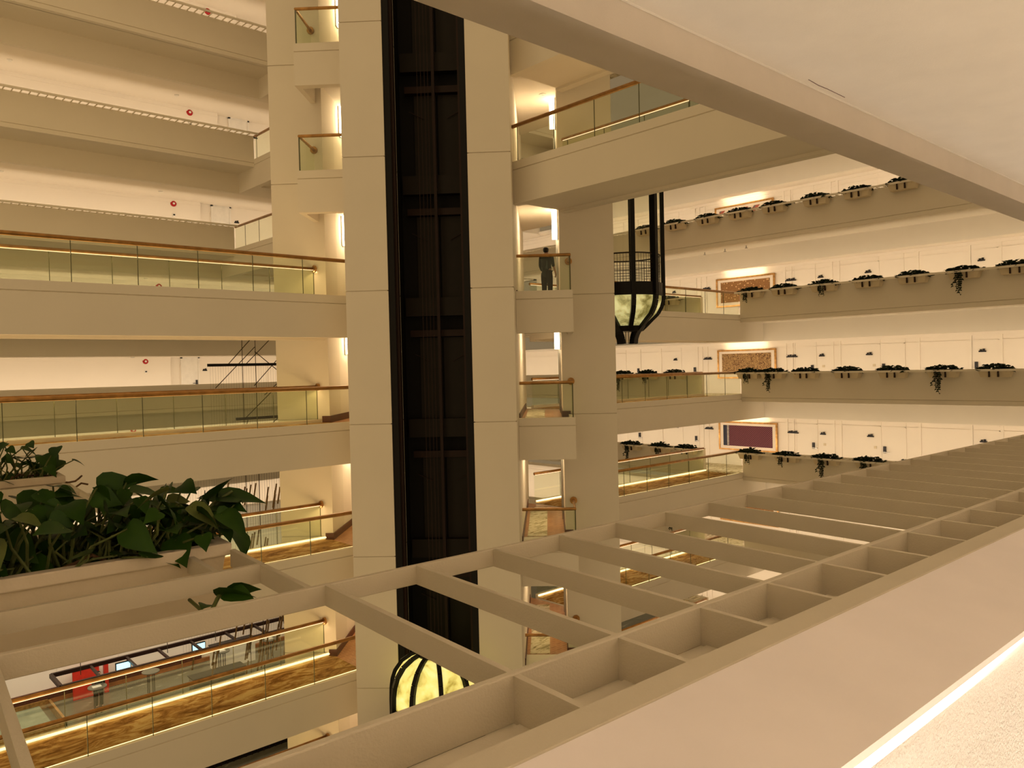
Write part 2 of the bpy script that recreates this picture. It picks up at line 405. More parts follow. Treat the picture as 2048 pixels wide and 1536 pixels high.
# core walls
struct('wall_tower', MB(TW).box(-2.08, -1.05, 20.9, 27.0, ZB, ZT).box(1.05, 2.08, 20.9, 27.0, ZB, ZT), WALLP, 'cream walls of the tower core')
struct('wall_lift_left', MB(TW).box(-4.4, -3.28, 23.0, 25.0, ZB, ZT), WALLP, 'wall of the left lift lobby')
struct('wall_lift_right', MB(TW).box(3.28, 4.4, 23.0, 25.0, ZB, ZT), WALLP, 'wall of the right lift lobby')
octo = [(-2.08, 20.5), (-3.5, 21.95), (-3.5, 25.9), (-2.08, 27.3), (2.08, 27.3), (3.5, 25.9), (3.5, 21.95), (2.08, 20.5)]
ringL = [(-2.08, 20.5), (-3.54, 21.95), (-3.54, 25.9), (-2.08, 27.3)]
ringR = [(2.08, 27.3), (3.54, 25.9), (3.54, 21.95), (2.08, 20.5)]
for k in range(-4, 5):
    m = MB(TW)
    for rg in (ringL, ringR):
        m.prism(rg, flo(k)-.45, flo(k), lambda p, a: (p[0], p[1], a))
    struct('floor', m, PARQ, 'parquet lift lobby floor, ' + LV[k], cat='floor')
    m = MB(TW)
    for rg in (ringL, ringR):
        m.prism([(p[0]*.998, p[1]) for p in rg], flo(k)-.47, flo(k)-.451, lambda p, a: (p[0], p[1], a))
    struct('ceiling', m, WALLP, 'plaster ceiling under the lift lobby floor, ' + LV[k], cat='ceiling')
    for sg, side in ((-1, 'left'), (1, 'right')):
        r = MB(TW).box(2.2*sg if sg > 0 else -2.75, 2.75 if sg > 0 else -2.2, 21.85, 26.4, flo(k), flo(k)+.012)
        if k > -4:
            tag(build('carpet_runner', r, CARPC), 'cream leaf-patterned carpet runner in the %s lift lobby, %s' % (side, LV[k]), 'carpet', 'cream lobby carpets')
    # skirting
    if k > -4:
        mb = MB(TW)
        for sg in (-1, 1):
            mb.box(min(sg*3.24, sg*3.27), max(sg*3.24, sg*3.27), 21.78, 25.8, flo(k), flo(k)+.19)
            mb.box(min(sg*3.24, sg*3.48), max(sg*3.24, sg*3.48), 21.77, 21.80, flo(k)+.0, flo(k)+.19)
            mb.box(min(sg*1.2, sg*2.1), max(sg*1.2, sg*2.1), 26.96, 26.99, flo(k), flo(k)+.19)
            mb.box(min(sg*2.08, sg*2.105), max(sg*2.08, sg*2.105), 21.0, 27.0, flo(k), flo(k)+.19)
        struct('baseboard_tower', mb, WOODBASE, 'dark wood skirting of the lobby, ' + LV[k], cat='baseboard')
        for sg, side in ((-1, 'left'), (1, 'right')):
            # lift doors
            d = thing('lift_door', TW(sg*3.25, 24.9, flo(k)), 'black lift door in the %s lobby of the tower, %s' % (side, LV[k]), 'door', 'lift doors')
            build('door_panel', MB(TW).box(min(sg*3.24, sg*3.28), max(sg*3.24, sg*3.28), 24.35, 25.6, flo(k)+.02, flo(k)+2.15), DARKM, d)
            build('door_frame', MB(TW).box(min(sg*3.22, sg*3.28), max(sg*3.22, sg*3.28), 24.28, 24.35, flo(k), flo(k)+2.22).box(min(sg*3.22, sg*3.28), max(sg*3.22, sg*3.28), 25.6, 25.67, flo(k), flo(k)+2.22), STEEL, d)
            # sconce
            s_ = thing('wall_sconce', TW(sg*3.2, 23.7, flo(k)+1.95), 'glowing rectangular wall sconce in the %s lift lobby, %s' % (side, LV[k]), 'lamp', 'lit lobby sconces')
            build('back_plate', MB(TW).box(min(sg*3.24, sg*3.28), max(sg*3.24, sg*3.28), 23.60, 23.84, flo(k)+1.93, flo(k)+2.82), STEEL, s_)
            build('lamp_shade', MB(TW).box(min(sg*3.09, sg*3.24), max(sg*3.09, sg*3.24), 23.63, 23.81, flo(k)+1.95, flo(k)+2.80), SCONCE, s_)
            dl = thing('downlight', TW(sg*2.9, 23.3, flo(k+1)-.49), 'small round recessed ceiling light in the %s lobby, %s' % (side, LV[k]), 'lamp', 'recessed lobby lights')
            cx, cyy, _ = TW(sg*2.9, 23.3, 0)
            build('trim_ring', MB().lathe([(.05, flo(k+1)-.471), (.05, flo(k+1)-.485), (.10, flo(k+1)-.485), (.11, flo(k+1)-.471)], (cx, cyy), 16), WHITEP, dl)
            build('lens', MB().lathe([(.0, flo(k+1)-.478), (.05, flo(k+1)-.478)], (cx, cyy), 16), WHITEP, dl)
# balconies: right side for k<=1, left side for k>=2
def balcony(sg, k):
    side = 'right' if sg > 0 else 'left'
    root = thing('balcony', TW(sg*2.8, 21.1, bot(k)), 'small beige balcony with glass front, %s side of the tower, %s' % (side, LV[k]), 'balcony', 'small tower balconies')
    g = curb(k)-.2
    prof = [(20.4, curb(k)), (20.4, g), (20.43, g-.012), (20.4, g-.03), (20.4, bot(k)), (20.65, bot(k)), (20.65, flo(k)-.3), (21.79, flo(k)-.3), (21.79, flo(k)+.006), (20.52, flo(k)+.006), (20.52, curb(k))]
    a0, a1 = sorted((sg*2.085, sg*3.42))
    m = MB(TW).prism(prof, a0, a1, lambda p, a: (a, p[0], p[1]))
    c0, c1 = sorted((sg*3.42, sg*3.56))
    m.prism([(20.4, curb(k)), (20.4, g), (20.43, g-.012), (20.4, g-.03), (20.4, bot(k)), (21.79, bot(k)), (21.79, curb(k))], c0, c1, lambda p, a: (a, p[0], p[1]))
    build('slab', m, PAINT, root)
    hr = build('handrail', MB(TW).tube([(sg*2.12, 20.46, rail(k)), (sg*3.50, 20.46, rail(k)), (sg*3.50, 21.78, rail(k))], .042, 10), BRONZE, root, False)
    build('glass_panel', MB(TW).box(min(sg*2.12, sg*3.48), max(sg*2.12, sg*3.48), 20.454, 20.466, curb(k)-.02, rail(k)-.03), GLASS, root)
    build('glass_panel', MB(TW).box(min(sg*3.494, sg*3.506), max(sg*3.494, sg*3.506), 20.48, 21.78, curb(k)-.02, rail(k)-.03), GLASS, root)
    build('corner_joint', MB(TW).box(min(sg*3.485, sg*3.515), max(sg*3.485, sg*3.515), 20.445, 20.475, curb(k)-.02, rail(k)-.03), GLASSEDGE, root)
    flange(root, TW(sg*3.50, 21.76, rail(k)), (1, 1, 0), .10)
for k in range(-3, 2): balcony(1, k)
for k in range(2, 5): balcony(-1, k)

# ---------------------------------------------------------------- the dark lift shaft in front
sh = thing('lift_shaft', TW(0, 20.9, ZB), 'tall dark open lift shaft with brown rails in the middle of the tower', 'lift shaft')
build('back_wall', MB(TW).box(-1.04, 1.04, 21.6, 21.75, ZB, ZT).box(-1.05, -1.03, 19.9, 21.6, ZB, ZT).box(1.03, 1.05, 19.9, 21.6, ZB, ZT), SHAFTBLK, sh)
for sg in (-1, 1):
    u0, u1 = sorted((sg*1.015, sg*.86))
    build('side_frame', MB(TW).box(u0, u1, 19.34, 19.42, ZB, ZT), SHAFTBLK, sh)
    u0, u1 = sorted((sg*.92, sg*.80))
    build('guide_rail', MB(TW).box(u0, u1, 19.48, 19.66, ZB, ZT).box(u0+.05, u0+.07, 19.44, 19.7, ZB, ZT), BROWNM, sh)
build('guide_rail', MB(TW).box(-.06, .02, 21.0, 21.1, ZB, ZT), BROWNM, sh)
for k in range(-4, 5):
    build('spandrel_beam', MB(TW).box(-.95, .95, 21.3, 21.58, curb(k)-.52, curb(k)-.02), SHAFTP, sh)
    d = build('landing_door', MB(TW).box(-.62, -.02, 21.5, 21.58, flo(k), flo(k)+2.3).box(.04, .62, 21.5, 21.58, flo(k), flo(k)+2.3), SHAFTP, sh)
    build('door_arm', MB(TW).bar((-.75, 21.45, flo(k)+1.85), (-.35, 21.45, flo(k)+1.66), .02, .02).bar((.75, 21.45, flo(k)+1.9), (.3, 21.45, flo(k)+1.66), .02, .02), BROWNM, d)
    build('lintel', MB(TW).box(-.85, .85, 21.35, 21.58, flo(k)+2.32, flo(k)+2.5), BROWNM, sh)
m = MB(TW)
for u in (-.14, -.05, .04, .12): m.tube([(u, 19.1, -6.7), (u, 19.1, ZT)], .006, 5)
build('hoist_cable', m, BROWNM, sh)

# ---------------------------------------------------------------- glass lifts
def lift(cu, ct, z0, zt, label, flip, only_bottom=False):
    cx, cyy, _ = TW(cu, ct, 0)
    root = thing('glass_lift', (cx, cyy, z0), label, 'lift', None)
    N = 9
    prof = [(.27, .65), (.30, .80), (.36, .94), (.44, 1.07), (.58, 1.20), (.76, 1.38), (.93, 1.54), (1.04, 1.74), (1.09, 1.92), (1.10, 2.08)]
    if not flip:
        Z = lambda z: z0 + z - .65
        for i in range(N):
            a = math.radians(-135 + 5 + 40*i)
            path = [(cx+r*math.cos(a), cyy+r*math.sin(a), Z(z)) for r, z in prof] + [(cx+1.10*math.cos(a), cyy+1.10*math.sin(a), zt)]
            mb = MB()
            for p, q in list(zip(path[:-1], path[1:]))[3:]: mb.bar(p, q, .13, .12, upv=(math.cos(a), math.sin(a), 0))
            build('rib', mb, DARKM, root)
        for i in range(4):
            a = math.radians(-87.4 + 90*i); mb = MB()
            path = [(cx+r*math.cos(a), cyy+r*math.sin(a), Z(z)) for r, z in ((.27, .65), (.29, .80), (.35, .94), (.44, 1.07), (.52, 1.17))]
            for p, q in zip(path[:-1], path[1:]): mb.bar(p, q, .20, .09, upv=(math.cos(a), math.sin(a), 0))
            build('leg', mb, DARKM, root)
        build('onyx_bowl', MB().lathe([(r-.05, Z(z)) for r, z in prof[3:]], (cx, cyy), 36), ONYX, root, True)
        build('bottom_ring', MB().lathe([(.0, Z(1.02)), (.47, Z(1.02)), (.56, Z(1.18)), (.0, Z(1.18))], (cx, cyy), 28), DARKM, root)
        build('floor_band', MB().lathe([(0, Z(2.05)), (1.09, Z(2.05)), (1.09, Z(2.43)), (0, Z(2.43))], (cx, cyy), 36), DARKM, root)
        m = MB()
        m.lathe([(1.0, Z(2.45)+.80), (1.03, Z(2.45)+.80), (1.03, Z(2.45)+.84), (1.0, Z(2.45)+.84)], (cx, cyy), 36)
        m.lathe([(1.0, Z(2.45)+.55), (1.02, Z(2.45)+.55), (1.02, Z(2.45)+.57), (1.0, Z(2.45)+.57)], (cx, cyy), 36)
        for j in range(72):
            a = 2*PI*j/72; m.bar((cx+1.01*math.cos(a), cyy+1.01*math.sin(a), Z(2.40)), (cx+1.01*math.cos(a), cyy+1.01*math.sin(a), Z(3.27)), .010, .010)
        for j in range(6):
            m.lathe([(1.004, Z(2.50)+j*.08), (1.014, Z(2.50)+j*.08), (1.014, Z(2.51)+j*.08)], (cx, cyy), 36)
        build('inner_railing', m, BROWNM, root)
        build('glass_wall', MB().lathe([(1.05, Z(2.43)), (1.05, zt-.02)], (cx, cyy), 36), CABGL, root, True)
        build('roof', MB().lathe([(0, zt-.1), (1.1, zt-.1), (.9, zt+.1), (0, zt+.15)], (cx, cyy), 36), DARKM, root)
        m = MB()
        for du in (-.05, .04): m.tube([(cx+du*.7, cyy-du*.7, Z(.65)), (cx+du*.7, cyy-du*.7, Z(1.1))], .012, 6)
        build('hanging_cable', m, CABLE, root)
    else:
        pr = [(.42, -6.72), (.62, -6.80), (.84, -6.95), (.99, -7.16), (1.06, -7.36), (1.09, -7.57), (1.10, -7.86)]
        for i in range(10):
            a = math.radians(-135 + 14 + 36*i)
            mb = MB(); path = [(cx+r*math.cos(a), cyy+r*math.sin(a), z) for r, z in pr]
            path += [(cx+1.1*math.cos(a), cyy+1.1*math.sin(a), -10.2)]
            for p, q in zip(path[:-1], path[1:]): mb.bar(p, q, .10, .10, upv=(math.cos(a), math.sin(a), 0))
            build('rib', mb, DARKM, root)
        build('onyx_dome', MB().lathe([(r-.05, z) for r, z in pr], (cx, cyy), 36), ONYXB, root, True)
        build('top_cap', MB().lathe([(0, -6.55), (.30, -6.58), (.46, -6.72), (.44, -6.80), (0, -6.80)], (cx, cyy), 28), DARKM, root)
        build('roof_band', MB().lathe([(0, -7.88), (1.09, -7.88), (1.09, -8.15), (0, -8.15)], (cx, cyy), 36), DARKM, root)
        build('glass_wall', MB().lathe([(1.05, -8.15), (1.05, -10.2)], (cx, cyy), 36), CABGL, root, True)
        build('floor_band', MB().lathe([(0, -10.2), (1.1, -10.2), (1.1, -10.6), (0, -10.6)], (cx, cyy), 36), DARKM, root)
lift(5.30, 24.0, .65, 6.3, 'black ribbed glass lift with pale onyx bowl hanging at the right side of the tower', False)
lift(0.05, 18.5, -10.6, -6.6, 'lift with glowing yellow onyx dome at the foot of the dark shaft', True)

# ---------------------------------------------------------------- back galleries (left, stepping back downwards)
rows = {1: ([17.1, 15.67, 14.04, 12.38, 10.83, 9.2, 7.68], [1, 0, 3, 2, 0, 4, 5]), 0: ([17.28, 16.2, 14.83, 13.19, 11.55, 9.89, 8.31], [3, 4, 2, 0, 5, 4, 0]),
        2: ([22.4, 20.76, 19.12, 17.56, 16.04, 14.3, 12.73, 11.12], [0, 5, 0, 2, 0, 5, 2, 0]), -1: ([17.29, 15.66, 14.05, 12.44, 10.9, 9.3], [3, 1, 4, 4, 0, 2])}
far = {1: [21.2, 22.8], 0: [20.95, 22.47, 23.94, 25.5], -1: [20.41, 21.84, 23.49, 25.1], 3: [19, 21]}
low = [(-2, 21.0), (-2, 17.0), (-2, 15.4), (-3, 21.0)]
def tilt_trellis(root, P, a0, a1, c_in, c_out, z, step=.25, name='slats', skip=()):
    """P(a, c, z): a along, c across (c_in at the parapet, c_out the free edge)"""
    m = MB(); lo, hi = min(c_in, c_out), max(c_in, c_out)
    a = a0
    while a < a1:
        if any(abs(a-q) < .54 for q in skip): a += step; continue
        pts = [P(a-.012, lo, z-.035), P(a+.012, lo, z-.035), P(a+.012, hi, z-.035), P(a-.012, hi, z-.035)]
        m.add(pts + [(p[0], p[1], p[2]+.034) for p in pts], [(0,3,2,1),(4,5,6,7),(0,1,5,4),(1,2,6,5),(2,3,7,6),(3,0,4,7)])
        a += step
    build(name, m, PAINT, root)
    c0, c1 = sorted((c_out-.02, c_out+.02))
    m = MB(); pts = [P(a0, c0, z-.07), P(a1, c0, z-.07), P(a1, c1, z-.07), P(a0, c1, z-.07)]
    m.add(pts + [(p[0], p[1], p[2]+.072) for p in pts], [(0,3,2,1),(4,5,6,7),(0,1,5,4),(1,2,6,5),(2,3,7,6),(3,0,4,7)])
    build('outer_rail', m, PAINT, root)

for k in range(-2, 6):
    y = Yf(k); g = top(k) - 1.05
    segs = [(-8, 13.85), (15.80, 31.3)] if k >= 2 else [(-8, 31.3)]
    for i, (x0, x1) in enumerate(segs):
        lab = 'parapet with slatted trellis of the back gallery, ' + LV[k] + (', part behind the tower' if i else '')
        root = thing('gallery_parapet', ((x0+x1)/2, y, fbot(k)), lab, 'parapet')
        prof = [(y, top(k)), (y, g), (y+.03, g-.012), (y, g-.03), (y, fbot(k)), (y+.22, fbot(k)), (y+.22, top(k))]
        build('fascia', MB().prism(prof, x0, x1, lambda p, a: (a, p[0], p[1])), PAINT, root)
        build('soffit', MB().box(x0, x1, y+.2, y+1.6, fbot(k)+.0, fbot(k)+.1), PAINT, root)
        build('bulkhead', MB().box(x0, x1, y+1.52, y+1.72, bot(k), fbot(k)), PAINT, root)
        tilt_trellis(root, lambda a, c, z: (a, c, z), x0+.05, x1-.05, y, y-.50, top(k))
    # corridor floor, ceiling above, wall
    yw = y + 2.05
    struct('floor', MB().box(-8, 32, y+.22, yw+.4, flo(k)-.12, flo(k)), CARPC, 'corridor floor of the back gallery, ' + LV[k])
    struct('ceiling', MB().box(-8, 32, Yf(k+1)+1.72, yw+.4, ceil_(k), ceil_(k)+.1), WALLP, 'corridor ceiling of the back gallery, ' + LV[k])
    w = MB().box(-8, 13.25, yw, yw+.15, flo(k), ceil_(k)).box(13.1, 32, yw+.22, yw+.35, flo(k), ceil_(k))
    for xx in (13.75, 14.62, 18.2, 19.3, 24.0, 25.1): w.box(xx, xx+.07, yw+.17, yw+.22, flo(k), ceil_(k)-.35)
    w.box(-8, 13.25, yw-.03, yw, ceil_(k)-.14, ceil_(k))
    struct('wall_back', w, WALLP, 'cream corridor wall of the back gallery, ' + LV[k])
    if k < 5:
        b = thing('fire_alarm_bell', (12.12, yw-.05, top(k)+1.05), 'round red alarm bell with white centre on the back gallery wall, ' + LV[k], 'alarm bell', 'red alarm bells of the back galleries')
        z = top(k)+1.12
        build('gong', MB(lambda a, c, d: (12.12+a, yw-d, z+c)).lathe([(0, .05), (.07, .055), (.125, .02), (.13, 0)], (0, 0), 24), REDP, b, True)
        build('centre_cap', MB(lambda a, c, d: (12.12+a, yw-d, z+c)).lathe([(0, .075), (.045, .07), (.05, .045)], (0, 0), 16), WHITEP, b, True)
        c = thing('call_point', (12.12, yw, z-.55), 'small square call point below the red bell, ' + LV[k], 'call point', 'call points of the back galleries')
        build('housing', MB().box(12.05, 12.19, yw-.04, yw, z-.55, z-.41), WHITEP, c)
        build('button', MB().box(12.08, 12.16, yw-.05, yw-.04, z-.51, z-.45), SIGNB, c)
    # smoke detectors on the ceiling
    for x in (5.7, 11.2):
        s_ = MB().lathe([(0, ceil_(k)-.05), (.06, ceil_(k)-.045), (.09, ceil_(k)-.015), (.09, ceil_(k)+.001)], (x, yw-1.2), 20)
        tag(build('smoke_detector', s_, WHITEP, None, True), 'flat round ceiling detector, %s one on the back gallery ceiling, %s' % ('left' if x < 8 else 'right', LV[k]), 'smoke detector', 'ceiling detectors of the back galleries')

def room_sign(P, z, w, lab, n=2):
    """P(a, d) a along the wall, d out of the wall"""
    root = thing('room_sign', (*P(0, 0), z), lab, 'sign', 'small dark wall signs')
    def bx(a0, a1, z0, z1):
        (x0, y0), (x1, y1) = P(a0, .0), P(a1, .03)
        return min(x0, x1), max(x0, x1), min(y0, y1), max(y0, y1), z0, z1
    build('base_bar', MB().box(*bx(-w/2, w/2, z, z+.05)), SIGNB, root)
    m = MB()
    for i in range(n):
        a = (i+.5)/n*w*.8 - w*.4; m.box(*bx(a-w*.3/n, a+w*.3/n, z+.05, z+.05+.05*(1+(i % 2)*.4)))
    build('numerals', m, SIGNB, root)

# door and sign on the back wall, own level
for k, nm_ in ((0, 'own level'), (2, 'second level up'), (3, 'third level up'), (-1, 'level below')):
    yw = Yf(k)+2.05+.22
    d = struct('door_%d' % (20+k), MB().box(13.86, 14.60, yw-.05, yw-.005, flo(k), flo(k)+2.25).box(13.78, 13.86, yw-.08, yw, flo(k), flo(k)+2.33).box(14.60, 14.68, yw-.08, yw, flo(k), flo(k)+2.33).box(13.78, 14.68, yw-.08, yw, flo(k)+2.25, flo(k)+2.33), WHITEP, 'white bedroom door at the right end of the back gallery, ' + nm_)
    build('door_lock', MB().box(14.47, 14.56, yw-.09, yw-.05, flo(k)+.98, flo(k)+1.2).box(14.32, 14.54, yw-.12, yw-.09, flo(k)+1.02, flo(k)+1.05), SIGNB, d)
    room_sign(lambda a, dd, yw=yw: (14.95+a, yw-dd), top(k)+.62, .22, 'small dark room number sign beside the back gallery door, ' + nm_)

# ---------------------------------------------------------------- right gallery
XF, XB, XW = 29.2, 31.0, 32.0
for k in range(-3, 4):
    g = top(k)-1.05
    segs = [(-4, 17.8), (19.76, Yf(k)-.55)] if k <= 1 else [(-4, Yf(k)-.55)]
    for i, (y0, y1) in enumerate(segs):
        root = thing('gallery_parapet', (XF, (y0+y1)/2, fbot(k)), 'plain parapet of the planted right gallery, %s%s' % (LV[k], ', part beyond the footbridge' if i else ''), 'parapet')
        prof = [(XF, top(k)), (XF, g), (XF+.03, g-.012), (XF, g-.03), (XF, fbot(k)), (XF+.22, fbot(k)), (XF+.22, top(k))]
        build('fascia', MB().prism(prof, y0, y1, lambda p, a: (p[0], a, p[1])), PAINT, root)
        if i == 0 or k >= 2:
            build('soffit', MB().box(XF+.2, XB+.1, y0, y1, fbot(k), fbot(k)+.1), PAINT, root)
            build('bulkhead', MB().box(XB, XB+.2, y0, y1, bot(k), fbot(k)), PAINT, root)
        tilt_trellis(root, lambda a, c, z: (c, a, z), y0+.05, y1-.05, XF, XF-.50, top(k), skip=rows.get(k, ([],))[0] + (far[k] if k in far and k != 3 else []) + [q for kk, q in low if kk == k])
    struct('floor', MB().box(XF+.22, XW+.1, -4, 44, flo(k)-.12, flo(k)), CARPC, 'corridor floor of the right gallery, ' + LV[k])
    struct('ceiling', MB().box(XB+.2 if k < 3 else XF, XW+.1, -4, 44, ceil_(k)+.02, ceil_(k)+.12), WALLP, 'corridor ceiling of the right gallery, ' + LV[k])
    w = MB().box(XW, XW+.15, -4, 44, flo(k), ceil_(k)+.02)
    w.box(XW-.05, XW, -4, 44, ceil_(k)-.10, ceil_(k)+.02).box(XW-.03, XW, -4, 44, ceil_(k)-.30, ceil_(k)-.27)
    w.box(XW-.03, XW, -4, 44, flo(k)+.0, flo(k)+.16).box(XW-.02, XW, 17.1, 21.2, flo(k)+.62, flo(k)+.66)
    for yy in (9.0, 10.0, 17.0, 17.3, 21.3, 21.6, 24.0, 11.8, 14.9, 15.2): w.box(XW-.04, XW, yy-.05, yy+.05, flo(k), ceil_(k))
    struct('wall_right', w, WALLP, 'cream corridor wall of the right gallery, ' + LV[k])
    # doors
    for di, (y0, y1, lk) in enumerate(((15.95, 16.85, 16.08), (12.35, 13.25, 13.12), (21.85, 22.75, 21.98), (5.6, 6.5, 5.75), (9.1, 9.95, 9.8), (25.3, 26.2, 25.4))):
        d = struct('door_%d' % (100+(k+3)*10+di), MB().box(XW-.012, XW-.003, y0, y1, flo(k), flo(k)+2.2).box(XW-.03, XW, y0-.05, y0, flo(k), flo(k)+2.2).box(XW-.03, XW, y1, y1+.05, flo(k), flo(k)+2.2).box(XW-.016, XW, y0-.05, y1+.05, flo(k)+2.2, flo(k)+2.24), WALLP,
                   'white bedroom door, %s from the left, planted gallery wall, %s' % (('fourth', 'fifth', 'second', 'seventh', 'sixth', 'first')[di], LV[k]))
        build('door_lock', MB().box(XW-.08, XW-.02, lk-.05, lk+.05, flo(k)+.98, flo(k)+1.24), SIGNB, d)
        build('door_handle', MB().box(XW-.11, XW-.08, lk-.18, lk+.04, flo(k)+1.0, flo(k)+1.03), STEEL, d)
    for yy, w_, lab in ((15.66, .24, 'right of the door by the picture'), (13.68, .26, 'left of the second door right of the picture'), (17.0, .50, 'just right of the framed picture'),
                    (21.25, .46, 'just left of the framed picture'), (23.1, .22, 'far left beyond the picture'), (9.6, .24, 'far right on the planted gallery wall')):
        room_sign(lambda a, dd, yy=yy: (XW-.03-dd, yy-a), top(k)+.58, w_, 'small dark sign %s, %s' % (lab, LV[k]), 4 if w_ > .4 else 2)
    for yy in (15.6, 13.5):
        tag(build('door_bell', MB().box(XW-.03, XW-.002, yy-.05, yy+.05, top(k)+.12, top(k)+.22), POT), 'small square bell push %s, right gallery, %s' % ('beside the door nearest the picture' if yy > 15 else 'beside the second door', LV[k]), 'bell push', 'bell pushes')

# framed textiles
def art_mat(kind):
    m, nt, b = nm('picture_'+kind); b.inputs['Roughness'].default_value = .8
    if kind == 'triangles':
        v = tex_coord(nt, (1, 3.4, 3.4)); ch = nt.nodes.new('ShaderNodeTexChecker'); ch.inputs['Scale'].default_value = 1
        ch.inputs['Color1'].default_value = (.75, .66, .55, 1); ch.inputs['Color2'].default_value = (.10, .05, .04, 1)
        sep = nt.nodes.new('ShaderNodeSeparateXYZ'); nt.links.new(v, sep.inputs[0])
        a = nt.nodes.new('ShaderNodeMath'); a.operation = 'ADD'; s = nt.nodes.new('ShaderNodeMath'); s.operation = 'SUBTRACT'
        for n_ in (a, s): nt.links.new(sep.outputs[1], n_.inputs[0]); nt.links.new(sep.outputs[2], n_.inputs[1])
        cb = nt.nodes.new('ShaderNodeCombineXYZ'); nt.links.new(a.outputs[0], cb.inputs[0]); nt.links.new(sep.outputs[2], cb.inputs[1]); cb.inputs[2].default_value = .3
        nt.links.new(cb.outputs[0], ch.inputs['Vector'])
        r = ramp(nt, [(.45, (.15, .12, .12)), (.55, (.40, .10, .06))], noise(nt, v, 1.3, 1)); nt.links.new(r, ch.inputs['Color2']); nt.links.new(ch.outputs[0], b.inputs['Base Color'])
    elif kind == 'dots':
        v = tex_coord(nt); vo = nt.nodes.new('ShaderNodeTexVoronoi'); vo.inputs['Scale'].default_value = 8; nt.links.new(v, vo.inputs['Vector'])
        nt.links.new(ramp(nt, [(.20, (.65, .42, .20)), (.34, (.24, .11, .035)), (.8, (.30, .15, .05))], vo.outputs[0]), b.inputs['Base Color'])
    elif kind == 'floral':
        v = tex_coord(nt); vo = nt.nodes.new('ShaderNodeTexVoronoi'); vo.inputs['Scale'].default_value = 7; vo.feature = 'DISTANCE_TO_EDGE'
        nv = nt.nodes.new('ShaderNodeVectorMath'); nv.operation = 'ADD'; tn = nt.nodes.new('ShaderNodeTexNoise'); tn.inputs['Scale'].default_value = 5
        nt.links.new(v, tn.inputs['Vector']); nt.links.new(v, nv.inputs[0]); nt.links.new(tn.outputs['Color'], nv.inputs[1]); nt.links.new(nv.outputs[0], vo.inputs['Vector'])
        nt.links.new(ramp(nt, [(.04, (.10, .04, .015)), (.13, (.46, .29, .12))], vo.outputs[0]), b.inputs['Base Color'])
    else:
        v = tex_coord(nt); w = nt.nodes.new('ShaderNodeTexWave'); w.inputs['Scale'].default_value = 7; w.inputs['Distortion'].default_value = 1.5; w.bands_direction = 'DIAGONAL'
        nt.links.new(v, w.inputs['Vector']); nt.links.new(ramp(nt, [(.2, (.055, .010, .022)), (.8, (.20, .062, .085))], w.outputs[0]), b.inputs['Base Color'])
    return m
for k, kind, lab in ((2, 'triangles', 'framed picture of small dark and cream triangles on the upper right gallery wall'), (1, 'dots', 'framed brown textile with scattered gold dots'),
                     (0, 'floral', 'framed gold textile with dark scrolling flowers'), (-1, 'purple', 'framed purple-red woven textile with a dark fringe'), (-2, 'dots', 'framed brown picture on the level below the purple textile')):
    z0, z1 = top(k)-.32, top(k)+1.0; y0, y1 = 17.72, 20.68
    r = thing('framed_picture', (XW-.05, (y0+y1)/2, z0), lab, 'picture')
    m = MB()
    for a, b_, c, d in ((y0, y1, z0, z0+.07), (y0, y1, z1-.07, z1), (y0, y0+.07, z0+.07, z1-.07), (y1-.07, y1, z0+.07, z1-.07)): m.box(XW-.12, XW-.04, a, b_, c, d)
    build('frame', m, GOLDFR, r)
    build('mount', MB().box(XW-.08, XW-.05, y0+.07, y1-.07, z0+.07, z1-.07), MATBD, r)
    art = MB().box(XW-.10, XW-.08, y0+.24, y1-.24-(.32 if kind == 'purple' else 0), z0+.2, z1-.18)
    build('textile', art, art_mat(kind), r)
    if kind == 'purple':
        build('fringe_band', MB().box(XW-.10, XW-.08, y1-.56, y1-.24, z0+.2, z1-.18), plain('dark_fringe_cloth', (.04, .045, .07), .9), r)
        m = MB()
        for i in range(14): m.box(XW-.105, XW-.10, y1-.54, y1-.44, z0+.24+i*.066, z0+.27+i*.066)
        build('fringe_threads', m, MATBD, r)
    area('picture_light', (XW-.28, 19.2, z1+.10), (.8, 0, .45), 2.0, .05, 6, (1, .80, .5), roll_axis=(0, 1, 0))

# sprinklers under the right gallery soffit
for i, (x, y) in enumerate(((30.3, 20.2), (30.2, 19.1), (30.1, 18.0))):
    z = fbot(2)
    s_ = thing('sprinkler_head', (x, y, z-.12), 'brass sprinkler head under the gallery soffit, %s of three' % ('left', 'middle', 'right')[i], 'sprinkler', 'sprinkler heads under the soffit')
    build('stem', MB().tube([(x, y, z), (x, y, z-.10)], .02, 8), STEEL, s_)
    build('deflector', MB().lathe([(0, z-.12), (.06, z-.12), (.06, z-.10), (0, z-.10)], (x, y), 12), STEEL, s_)

